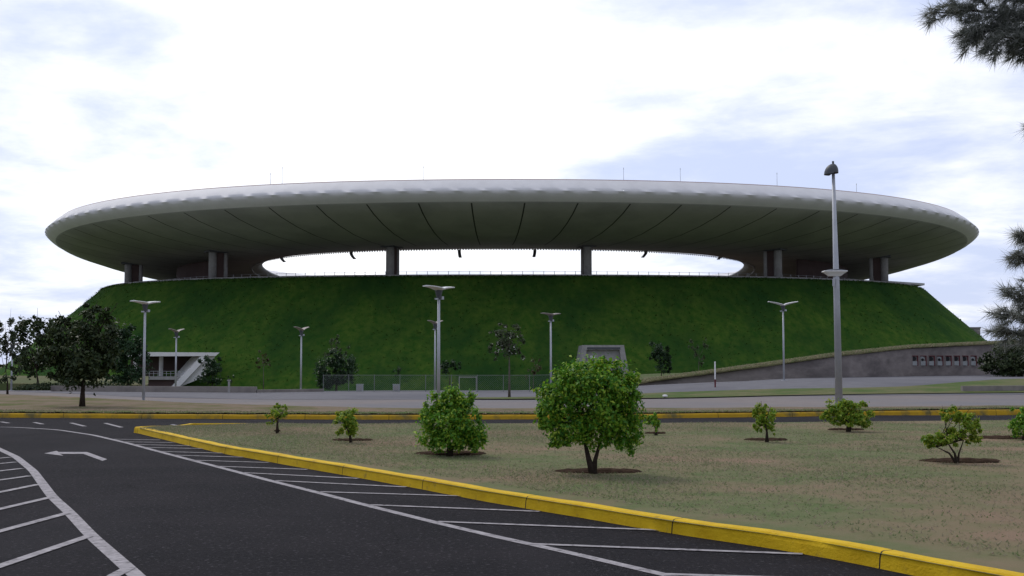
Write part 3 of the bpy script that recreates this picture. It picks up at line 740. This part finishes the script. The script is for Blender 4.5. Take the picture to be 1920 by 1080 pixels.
# tall mast at the right
Bm = P(1573.5, 766, .14); hm = hgt(Bm, 308); x, y, z = Bm
mast = thing('tall_lamp_post', Bm, 'very tall tapered grey lamp post with a hooded top rising above the roof line', 'lamp post')
xt = PD(1562, 308, y)[0]
bb = MB(); bb.tube([(x, y, z - .05), (x + (xt - x) * .35, y, z + hm * .5), (xt, y, z + hm)], [.118, .098, .045], 16); bb.build('pole', M['steel'], mast, smooth=True)
bb = MB(); bb.box((x, y, z + .02), (.42, .42, .04)); bb.build('base_plate', M['steel'], mast)
bb = MB(); rows = []
for u in np.linspace(0, 1, 7):
    a = u * math.pi / 2; rr = .205 * math.sin(a) + .01; zz = z + hm + .02 - .30 * (1 - math.cos(a))
    rows.append([(xt - .03 * u + rr * 1.0 * math.cos(q) * (1.25 if math.cos(q) < 0 else .9), y + rr * math.sin(q), zz - (.05 * u if math.cos(q) < 0 else 0)) for q in np.linspace(0, 2 * math.pi, 19)[:-1]])
bb.grid(rows, True); bb.grid([[(p[0], p[1], p[2] - .012) for p in rows[-1]], [(xt, y, rows[-1][0][2] + .03)] * 18], True); bb.build('hood', M['darksteel'], mast, smooth=True)
bb = MB(); bb.tube([(xt, y, z + hm), (xt, y, z + hm + .10)], .035, 8); bb.build('finial', M['darksteel'], mast)
zr = PD(1565, 512, y)[2]; xr = PD(1565, 512, y)[0]; 
bb = MB(); rows = []
for k, (w, dz) in enumerate([(.18, -.10), (.27, -.02), (.37, .045), (.36, .07), (.16, .12)]):
    rows.append([(xr + sx * w, y + sy * w * .55, zr + dz) for sx, sy in ((-1, -1), (1, -1), (1, 1), (-1, 1))])
bb.grid(rows[:4], True); bb.add(rows[0], [(3, 2, 1, 0)]); bb.build('reflector', M['lampwhite'], mast)
bb = MB(); bb.grid([[(p[0], p[1], p[2] + .004) for p in rows[3]], rows[4]], True); bb.add(rows[4], [(0, 1, 2, 3)]); bb.build('reflector_cap', M['darksteel'], mast)
bb = MB(); xb = PD(1562, 530, y)[0]; zb = PD(1562, 530, y)[2]
bb.tube([(xb, y - .1, zb - .12), (xb, y - .1, zb + .12)], .045, 8); bb.box((xb + .05, y - .05, zb), (.12, .05, .04)); bb.build('ballast_box', M['steel'], mast)

# ---------------------------------------------------------------- vegetation
def leaves(C, N, size, asp=.55):
    n = len(C); up = rng.normal(size=(n, 3)); N = N / (np.linalg.norm(N, axis=1)[:, None] + 1e-9)
    t = np.cross(N, up); t /= np.linalg.norm(t, axis=1)[:, None] + 1e-9; w = np.cross(N, t)
    s = size * rng.uniform(.55, 1.35, n)[:, None]
    V = np.empty((n, 4, 3)); V[:, 0] = C - t * s * .5; V[:, 1] = C + w * s * asp * .5 + N * s * .10; V[:, 2] = C + t * s * .5 - N * s * .12; V[:, 3] = C - w * s * asp * .5 + N * s * .10
    return V
def crown_pts(blobs, dens, base_y, lum=.5):
    Cs, Ns = [], []
    for c, r in blobs:
        c = np.array(c); r = np.array(r)
        n = int(dens * (r[0] * r[1] + r[1] * r[2] + r[0] * r[2]) / 3)
        # clumps on the blob: uneven outline
        nc = max(5, n // 45)
        d = rng.normal(size=(nc, 3)); d /= np.linalg.norm(d, axis=1)[:, None]
        cc = d * (rng.uniform(.45, 1.05, nc) + (rng.uniform(size=nc) < .12) * .2)[:, None]
        idx = rng.integers(0, nc, n)
        o = cc[idx] + rng.normal(size=(n, 3)) * rng.uniform(.08, .20, nc)[idx][:, None]
        Cs.append(c + o * r); Ns.append(o * .8 + rng.normal(size=(n, 3)) * .7 + np.array([0, 0, .45]))
    return np.concatenate(Cs), np.concatenate(Ns)
def tree(name, base, blobs_px, lab, cat, m, leaf, dens, stems, trunk_r, bark='bark', group=None, flowers=0, asp=.55, depth=1.0):
    """base: point on the ground; blobs_px: (cx,cy,rx,ry) in photo pixels at the plant's own distance; stems: lists of px points from the foot"""
    Y = base[1]; k = Y / F
    t = thing(name, base, lab, cat, group)
    bb = MB()
    for si, st in enumerate(stems):
        pts = [Vector(base) + Vector((0, 0, -.03))]
        for i, (px, py) in enumerate(st):
            p = Vector(PD(px, py, Y)); p.y += random.uniform(-.5, .5) * k * 25 * (i / len(st)); pts.append(p)
        r0 = trunk_r * (1 if si == 0 else .8)
        bb.tube(pts, [r0 * (1.25 - .95 * (i / (len(pts) - 1)) ** .8) if i else r0 * 1.35 for i in range(len(pts))], 8)
    blobs = []
    for j, (cx, cy, rx, ry) in enumerate(blobs_px):
        c = PD(cx, cy, Y); dy = random.uniform(-.45, .45) * rx * k if len(blobs_px) > 1 else 0
        blobs.append(((c[0], c[1] + dy, c[2]), (rx * k, rx * k * depth, ry * k)))
        # limb from the nearest stem top
        st = stems[j % len(stems)]; s0 = Vector(PD(*st[-1], Y)); mid = (s0 + Vector(c)) / 2 + Vector((0, 0, -ry * k * .2)); cc = Vector((c[0], c[1] + dy, c[2]))
        bb.tube([s0, mid, cc + (cc - s0) * .25], [trunk_r * .45, trunk_r * .28, trunk_r * .08], 5)
    bb.build('trunk', M[bark], t, smooth=True)
    C, N = crown_pts(blobs, dens, Y)
    keep = C[:, 2] > base[2] + .04
    V = leaves(C[keep], N[keep], leaf, asp)
    raw('crown', V.reshape(-1, 3), np.arange(len(V) * 4).reshape(-1, 4), M[m], t)
    if flowers:
        i = rng.choice(len(C), flowers, replace=False); Cf = C[i] - np.array([0, .05, 0]) 
        V = leaves(np.repeat(Cf, 4, 0) + rng.normal(size=(flowers * 4, 3)) * leaf * .2, rng.normal(size=(flowers * 4, 3)), leaf * .5, .9)
        raw('flowers', V.reshape(-1, 3), np.arange(len(V) * 4).reshape(-1, 4), M['flower'], t)
    return t
def soil(px, py, rpx):
    c = P(px, py, .13); r = rpx * c[1] / F; bb = MB(); rows = []
    for u in (0, .3, .6, .8, .92, 1.0):
        rows.append([(c[0] + r * u * (1 + .06 * math.sin(3 * q + px) + .04 * math.sin(7 * q)) * math.cos(q), c[1] + r * .52 * u * (1 + .1 * math.sin(2 * q + px) + .05 * math.sin(11 * q)) * math.sin(q),
                      .150 + (.012 if u == .8 else 0) + .006 * math.sin(9 * q + u * 20) + .004 * math.sin(23 * q) - (.02 if u == 1.0 else 0)) for q in np.linspace(0, 2 * math.pi, 41)[:-1]])
    bb.grid(rows, True); struct(bb.build('soil_bed', M['soil'], smooth=True)); return c
GI = 'young citrus shrubs planted on the grass island'
def shrub(px, py, rpx, *a, **k):
    c = soil(px + k.pop('sx', 0), py - 3, rpx); c = P(px, py, .135); tree('citrus_shrub', (c[0], c[1], .14), *a, group=GI, **k)
shrub(1113, 888, 80, [(1112, 742, 62, 68), (1044, 738, 34, 38), (1030, 764, 30, 34), (1150, 742, 40, 42), (1085, 696, 26, 18), (1134, 690, 30, 18), (1138, 712, 44, 36), (1090, 716, 44, 38), (1062, 752, 46, 50), (1030, 786, 27, 34), (1168, 765, 36, 56), (1180, 800, 26, 34), (1074, 806, 44, 30), (1165, 822, 36, 34), (1112, 698, 34, 26), (1064, 822, 34, 20), (1130, 800, 40, 40), (1172, 730, 24, 32)],
      'big dark green double-trunked citrus shrub in the middle of the lawn', 'shrub', 'citrus', 0.056, 15834, [[(1104, 862), (1098, 835), (1085, 790)], [(1116, 862), (1124, 835), (1138, 790)]], .042, sx=6)
shrub(843, 854, 66, [(845, 800, 50, 44), (868, 775, 34, 30), (820, 775, 28, 26), (888, 815, 24, 26), (812, 795, 26, 40), (822, 756, 22, 26), (855, 752, 26, 26), (876, 750, 20, 18), (890, 800, 25, 38), (815, 830, 28, 20), (870, 828, 36, 22), (846, 775, 36, 30), (895, 825, 18, 20), (850, 738, 16, 14)],
      'round dense green citrus bush low to the ground beside the tallest winged lamp', 'shrub', 'citrus', 0.059, 13093, [[(842, 836), (838, 815)], [(848, 836), (858, 812)]], .045, sx=4)
shrub(658, 829, 38, [(650, 786, 22, 18), (655, 795, 18, 18), (642, 776, 16, 10), (640, 782, 17, 12), (661, 790, 14, 20), (646, 805, 17, 16), (663, 806, 9, 12), (655, 778, 14, 10)],
      'small thin green citrus shrub second from the left on the lawn', 'shrub', 'citrusy', 0.056, 9135, [[(656, 815), (650, 800)]], .026, sx=2)
shrub(520, 812, 6, [(525, 771, 17, 16), (512, 780, 10, 14), (532, 768, 11, 11), (508, 792, 6, 9), (521, 764, 12, 9)],
      'smallest round-headed citrus sapling on a bare stem at the left lawn tip', 'shrub', 'citrusy', 0.056, 9135, [[(520, 795), (522, 783)]], .03)
shrub(1230, 816, 20, [(1222, 789, 17, 12), (1228, 800, 8, 11), (1214, 786, 13, 10), (1232, 784, 8, 10)],
      'little citrus sapling peeking out behind the right side of the biggest shrub', 'shrub', 'citrus', 0.064, 9135, [[(1230, 805), (1226, 795)]], .03)
shrub(1438, 828, 40, [(1432, 775, 18, 24), (1436, 785, 18, 22), (1425, 775, 12, 16), (1442, 768, 12, 16), (1420, 790, 13, 20), (1446, 795, 9, 16), (1432, 800, 14, 14), (1428, 760, 10, 10), (1450, 806, 6, 9)],
      'narrow upright light green citrus shrub between biggest shrub and tall post', 'shrub', 'citrusy', 0.059, 8830, [[(1438, 812), (1434, 795)]], .03, sx=0)
shrub(1591, 809, 34, [(1588, 772, 28, 20), (1575, 768, 26, 18), (1604, 785, 24, 14), (1560, 776, 18, 18), (1614, 780, 17, 20), (1590, 757, 20, 12), (1575, 790, 20, 10), (1608, 765, 18, 14)],
      'broad flat-topped citrus shrub at the foot of the tall lamp post', 'shrub', 'citrusy', 0.068, 10048, [[(1590, 795), (1584, 782)], [(1596, 793), (1604, 780)]], .045, sx=-4)
shrub(1795, 868, 74, [(1755, 820, 22, 16), (1772, 826, 22, 13), (1826, 812, 18, 18), (1750, 832, 16, 10), (1796, 795, 26, 24), (1790, 775, 20, 14), (1808, 815, 24, 16), (1770, 805, 18, 16), (1778, 785, 18, 16), (1815, 795, 18, 22), (1762, 824, 24, 15), (1824, 815, 17, 18), (1790, 818, 20, 14), (1750, 828, 13, 11), (1806, 778, 14, 10), (1770, 774, 10, 8)],
      'open yellowish green citrus shrub with bare lower stems at the right', 'shrub', 'citrusy', 0.056, 9135, [[(1790, 850), (1778, 830)], [(1798, 850), (1806, 825)], [(1780, 850), (1755, 838)]], .024, sx=8)
shrub(1921, 824, 60, [(1921, 790, 27, 24), (1905, 795, 14, 20), (1938, 788, 22, 22), (1918, 772, 18, 12)],
      'round citrus shrub cut off by the right edge of the picture', 'shrub', 'citrus', 0.064, 9744, [[(1921, 810), (1920, 800)]], .04, sx=-30)

# trees beyond
c = P(154, 763, .15)
tree('shade_tree', c, [(150, 655, 55, 48), (190, 615, 32, 36), (120, 620, 30, 30), (165, 690, 48, 36), (105, 660, 28, 34), (200, 655, 24, 36), (175, 585, 17, 15), (205, 588, 14, 14), (140, 700, 32, 24), (118, 600, 18, 12), (195, 700, 18, 22), (112, 690, 22, 20)],
     'dark broad-crowned shade tree with a short trunk on the left verge', 'tree', 'darkleaf', 0.140, 3000, [[(155, 735), (157, 705), (152, 670)]], .085)
def gd(px, py, Y): # foot at a chosen distance on the land
    x = PD(px, py, Y)[0]; return (x, Y, T(x, Y))
tree('shade_tree', gd(72, 736, 74), [(60, 640, 34, 40), (45, 610, 18, 16), (78, 615, 24, 22), (55, 680, 34, 26), (88, 660, 20, 30), (70, 600, 14, 10)],
     'dark bushy tree just left of the broad verge tree', 'tree', 'darkleaf', 0.220, 860, [[(71, 715), (68, 690)]], .09)
tree('shade_tree', gd(14, 738, 62), [(12, 620, 20, 24), (0, 660, 28, 34), (20, 655, 20, 30), (5, 700, 24, 20), (18, 600, 9, 9), (30, 690, 14, 18)],
     'thin grey leaved tree at the left picture edge', 'tree', 'greyleaf', 0.160, 840, [[(14, 715), (12, 690)]], .05)
tree('shade_tree', gd(240, 735, 84), [(232, 655, 34, 38), (248, 690, 30, 32), (225, 700, 26, 26), (240, 628, 20, 20), (262, 660, 18, 26), (215, 640, 20, 24)],
     'dark green tree hiding the left half of the white entrance', 'tree', 'midleaf', 0.240, 800, [[(240, 715), (238, 695)]], .10)
tree('hedge', gd(120, 742, 72), [(60, 728, 46, 9), (130, 726, 50, 10), (200, 727, 46, 10)],
     'low dark hedge running along the road under the left trees', 'hedge', 'darkleaf', 0.160, 1800, [[(120, 738), (120, 732)]], .03)
FG = 'small trees growing at the foot of the mound'
def ft(px, py, Y, *a, **k): tree('small_tree', gd(px, py, Y), *a, group=FG, **k)
ft(630, 735, 76, [(622, 695, 26, 26), (640, 690, 24, 26), (612, 712, 20, 18), (648, 710, 16, 16), (628, 675, 16, 16)], 'round dense dark tree left of the two grey cabinets', 'tree', 'midleaf', 0.170, 1800, [[(630, 722), (628, 705)]], .05)
ft(632, 733, 80, [(630, 640, 14, 14), (625, 662, 18, 12), (642, 658, 12, 12), (606, 690, 9, 16)], 'sparse pale tree top rising behind the round dense dark tree', 'tree', 'greyleaf', 0.150, 520, [[(632, 690), (630, 655)]], .03, 'barkgrey')
ft(494, 733, 78, [(492, 672, 12, 16), (500, 680, 10, 14), (484, 682, 8, 12)], 'thin russet sapling left of the tan-headed lamp', 'tree', 'redleaf', 0.130, 600, [[(494, 705), (493, 685)]], .025, 'barkgrey')
ft(398, 734, 84, [(398, 690, 22, 18), (388, 680, 14, 14), (408, 682, 14, 14), (396, 706, 22, 13)], 'dark bush dotted with white flowers at the right end of the entrance', 'bush', 'midleaf', 0.200, 1040, [[(398, 718), (398, 700)]], .05, flowers=16)
ft(432, 733, 80, [(433, 712, 7, 9)], 'tiny dark shrub behind the short post near the entrance', 'bush', 'midleaf', 0.120, 1400, [[(433, 722), (433, 714)]], .02)
ft(746, 733, 82, [(746, 690, 7, 12), (742, 700, 6, 8)], 'slim dark sapling above the right grey cabinet', 'tree', 'midleaf', 0.120, 1200, [[(746, 715), (746, 700)]], .02)
ft(843, 733, 80, [(840, 690, 16, 14), (852, 684, 13, 12), (832, 692, 10, 10)], 'low dark bush just right of the tallest winged lamp', 'bush', 'midleaf', 0.160, 1400, [[(843, 715), (842, 700)]], .04)
c = G(955, 747)
tree('small_tree', (c[0], c[1], c[2] + .05), [(955, 640, 24, 24), (935, 645, 18, 20), (972, 640, 16, 24), (950, 618, 20, 14), (925, 660, 14, 14), (965, 664, 18, 14), (930, 625, 14, 10)],
     'slender tree with white blossoms and a thin bare trunk on the median', 'tree', 'greyleaf', 0.120, 1240, [[(955, 715), (955, 680), (954, 655)]], .05, 'barkgrey', FG, flowers=24)
ft(1000, 732, 78, [(1000, 690, 14, 18), (992, 700, 10, 12), (1008, 680, 10, 10)], 'sparse olive sapling left of the lamp behind the biggest shrub', 'tree', 'redleaf', 0.130, 520, [[(1000, 715), (1000, 695)]], .025, 'barkgrey')
ft(1240, 724, 92, [(1240, 670, 18, 20), (1230, 660, 16, 14), (1246, 690, 16, 14), (1252, 660, 12, 14), (1222, 672, 9, 12)], 'dark full small tree above the left end of the retaining wall', 'tree', 'midleaf', 0.200, 1120, [[(1240, 705), (1240, 685)]], .05)
ft(1310, 720, 95, [(1310, 655, 13, 16), (1300, 648, 10, 12), (1316, 672, 10, 14), (1322, 645, 8, 10)], 'thin see-through sapling above the wall near the marker post', 'tree', 'greyleaf', 0.150, 480, [[(1310, 690), (1310, 670)]], .03, 'barkgrey')
# bush mass at the right edge, before the wall
tree('wall_bush', gd(1900, 704, 80), [(1885, 670, 34, 30), (1915, 655, 34, 36), (1870, 690, 34, 16), (1940, 680, 40, 30), (1850, 680, 20, 18), (1905, 695, 40, 12)], 'dark sprawling bush covering the right end of the retaining wall', 'bush', 'darkleaf', 0.200, 1040, [[(1900, 690), (1898, 675)]], .08)

# pine at the right, trunk outside the picture
def pine():
    Y = 13.0; k = Y / F
    base = (PD(2090, 700, Y)[0], Y, .14)
    t = thing('pine_tree', base, 'tall pine with silvery needle tufts reaching in from the right edge', 'tree')
    bb = MB(); bb.tube([base, (base[0], Y, 2), (base[0] + .05, Y, 4), (base[0] + .02, Y, 6.2), (base[0], Y, 7.5)], [.16, .13, .10, .06, .02], 10); bb.build('trunk', M['bark'], t, smooth=True)
    NV = []
    def tuft(c, d, n=60, ln=.17):
        d = np.array(d); d = d / np.linalg.norm(d)
        v = rng.normal(size=(n, 3)) * .55 + d * .75; v /= np.linalg.norm(v, axis=1)[:, None]
        l = ln * rng.uniform(.6, 1.2, n)[:, None]
        s = np.cross(v, rng.normal(size=(n, 3))); s /= np.linalg.norm(s, axis=1)[:, None]; w = .0032
        o = np.array(c) + d * rng.uniform(-.07, .05, n)[:, None]
        V = np.empty((n, 3, 3)); V[:, 0] = o + s * w; V[:, 1] = o - s * w; tipp = o + v * l; tipp[:, 2] -= l[:, 0] * .12; V[:, 2] = tipp
        NV.append(V)
    def branch(px, spread, nt, dens=1.0):
        bb = MB(); p = [Vector(PD(a, c, Y)) for a, c in px]; dy = random.uniform(-.5, .5)
        for i, q in enumerate(p): q.y += dy * i / len(p)
        p = [Vector((base[0], Y, p[0].z - .25))] + p
        bb.tube(p, [.035 * (1 - .85 * i / (len(p) - 1)) for i in range(len(p))], 6); bb.build('branch', M['bark'], t)
        pp = resample([tuple(q) for q in p], 60)
        for _ in range(nt):
            f = rng.uniform(.30, 1.0); i = min(58, int(f * 59)); q = pp[i]; dirn = pp[i + 1] - pp[i]; dirn /= np.linalg.norm(dirn)
            off = rng.normal(size=3) * spread * k * (1.15 - .75 * f); off[2] -= abs(off[2]) * .3
            tuft(q + off, dirn * .9 + off * 2.5 + np.array([0, 0, -.25]) + rng.normal(size=3) * .45, int(75 * dens), .15)
        tuft(pp[-1], pp[-1] - pp[-4], 80)
    branch([(2000, 60), (1900, 20), (1830, 8), (1765, 8)], 24, 79)
    branch([(2000, 85), (1920, 55), (1860, 50), (1815, 55)], 22, 76)
    branch([(2000, 110), (1930, 85), (1880, 70), (1850, 95)], 18, 49)
    branch([(2020, 20), (1960, -10), (1900, -20), (1800, -30)], 26, 76)
    branch([(2040, 110), (1970, 80), (1930, 86), (1908, 100)], 22, 57)
    branch([(2040, 260), (1980, 245), (1945, 235), (1926, 240)], 12, 26)
    branch([(2040, 455), (1970, 470), (1920, 452), (1890, 446)], 15, 41)
    branch([(2040, 490), (1970, 490), (1930, 475), (1905, 482)], 14, 30)
    branch([(2040, 590), (1960, 565), (1915, 555), (1892, 545)], 20, 57, .8)
    branch([(2040, 630), (1960, 610), (1920, 590), (1888, 585)], 18, 53, .8)
    branch([(2040, 660), (1960, 640), (1925, 625), (1885, 620)], 18, 49, .8)
    branch([(2040, 300), (1990, 300), (1960, 310)], 12, 22)
    branch([(2040, 380), (1995, 380), (1960, 385)], 14, 26)
    branch([(2100, -60), (2050, -120), (1990, -140)], 30, 57)
    V = np.concatenate(NV)
    raw('needles', V.reshape(-1, 3), np.arange(len(V) * 3).reshape(-1, 3), M['needle'], t)
pine()

# far tree line on the left horizon
def treeline():
    blobs = []
    for i in range(60):
        x = -560 + i * 10 + rng.uniform(-4, 4); y = 640 + rng.uniform(-40, 40)
        h = rng.uniform(3, 6); blobs.append(((x, y, T(x, 330) + h * .6), (7, 6, h)))
    for i in range(40):
        x = 190 + i * 9; y = 520 + rng.uniform(-30, 30); h = rng.uniform(6, 10); blobs.append(((x, y, T(x, 330) + h * .8), (8, 6, h)))
    C, N = crown_pts(blobs, 7.0, 0); V = leaves(C, N, 2.2, .8)
    tag(raw('far_woods', V.reshape(-1, 3), np.arange(len(V) * 4).reshape(-1, 4), M['darkleaf']), kind='stuff')
treeline()

# ---------------------------------------------------------------- sky, sun, camera
SUN_EL, SUN_AZ = R(50), R(-38)          # azimuth from +Y towards +X
w = bpy.data.worlds.new('World'); S.world = w; w.use_nodes = True
nt = w.node_tree; bg = nt.nodes['Background']; bg.inputs['Strength'].default_value = .1
def nd(t, **k):
    n = nt.nodes.new(t)
    for a, v in k.items(): setattr(n, a, v)
    return n
def val(op, a, b=None, c=None, clamp=False):
    n = nd('ShaderNodeMath', operation=op, use_clamp=clamp)
    for i, v in enumerate((a, b, c)):
        if v is None: continue
        if isinstance(v, (int, float)): n.inputs[i].default_value = v
        else: nt.links.new(v, n.inputs[i])
    return n.outputs[0]
sky = nd('ShaderNodeTexSky', sky_type='NISHITA', sun_disc=False, sun_elevation=SUN_EL, sun_rotation=SUN_AZ)
tc = nd('ShaderNodeTexCoord'); sep = nd('ShaderNodeSeparateXYZ'); nt.links.new(tc.outputs['Generated'], sep.inputs[0])
X, Yv, Z = sep.outputs
zc = val('ADD', val('MAXIMUM', Z, 0.0), .16)
cmb = nd('ShaderNodeCombineXYZ'); nt.links.new(val('DIVIDE', X, zc), cmb.inputs[0]); nt.links.new(val('DIVIDE', Yv, zc), cmb.inputs[1])
cmb.inputs[2].default_value = 3.7
def noise(scale, det, rough, off):
    m = nd('ShaderNodeMapping'); m.inputs['Location'].default_value = off; m.inputs['Scale'].default_value = (1, 1.0, 1)
    nt.links.new(cmb.outputs[0], m.inputs[0])
    n = nd('ShaderNodeTexNoise'); n.inputs['Scale'].default_value = scale; n.inputs['Detail'].default_value = det; n.inputs['Roughness'].default_value = rough
    n.inputs['Distortion'].default_value = .25
    nt.links.new(m.outputs[0], n.inputs['Vector']); return n.outputs['Fac']
n1 = noise(1.1, 7, .55, (3.1, 1.7, 0)); n2_ = noise(2.6, 6, .6, (7.4, -2.2, 5))
# glow of the sun through the overcast
glowdir = Vector((math.sin(R(-7)) * math.cos(R(13)), math.cos(R(-7)) * math.cos(R(13)), math.sin(R(13))))
dt = nd('ShaderNodeVectorMath', operation='DOT_PRODUCT'); nt.links.new(tc.outputs['Generated'], dt.inputs[0]); dt.inputs[1].default_value = glowdir
glow = val('POWER', val('MAXIMUM', dt.outputs['Value'], 0.0), 55.0)
glow2 = val('POWER', val('MAXIMUM', val('MULTIPLY_ADD', dt.outputs['Value'], .5, .5), 0.0), 3.0)
mixn = val('MULTIPLY_ADD', n2_, .42, val('MULTIPLY', n1, .75))
fac0 = val('ADD', mixn, val('MULTIPLY', glow, .26))
mr = nd('ShaderNodeMapRange', interpolation_type='SMOOTHSTEP'); nt.links.new(fac0, mr.inputs[0]); mr.inputs[1].default_value = .51; mr.inputs[2].default_value = .79
cl = nd('ShaderNodeMix', data_type='RGBA'); nt.links.new(mr.outputs[0], cl.inputs[0])
cl.inputs[6].default_value = (5.6, 6.3, 8.5, 1); cl.inputs[7].default_value = (10.6, 10.6, 10.9, 1)
sc = nd('ShaderNodeVectorMath', operation='SCALE'); nt.links.new(cl.outputs[2], sc.inputs[0]); nt.links.new(val('MULTIPLY_ADD', glow2, .28, .86), sc.inputs['Scale'])
fin = nd('ShaderNodeMix', data_type='RGBA'); fin.inputs[0].default_value = .9
nt.links.new(sky.outputs[0], fin.inputs[6]); nt.links.new(sc.outputs[0], fin.inputs[7])
nt.links.new(fin.outputs[2], bg.inputs['Color'])

sl = bpy.data.lights.new('sun', 'SUN'); sl.energy = 1.4; sl.angle = R(14); sl.color = (1, .95, .87)
so = bpy.data.objects.new('sun', sl); COL.objects.link(so)
sd = Vector((math.sin(SUN_AZ) * math.cos(SUN_EL), math.cos(SUN_AZ) * math.cos(SUN_EL), math.sin(SUN_EL)))
so.rotation_euler = sd.to_track_quat('Z', 'Y').to_euler(); so.location = (0, 0, 60)
cam = bpy.data.cameras.new('camera'); cam.sensor_width = 36; cam.lens = 36 * F / 1920; cam.clip_end = 12000; cam.clip_start = .1
co = bpy.data.objects.new('camera', cam); COL.objects.link(co); co.location = (0, 0, EYE); co.rotation_euler = (R(90) + PITCH, 0, 0)
S.camera = co
S.view_settings.view_transform = 'Standard'; S.view_settings.look = 'None'; S.view_settings.exposure = 0.12; S.view_settings.gamma = 1
S.cycles.max_bounces = 6
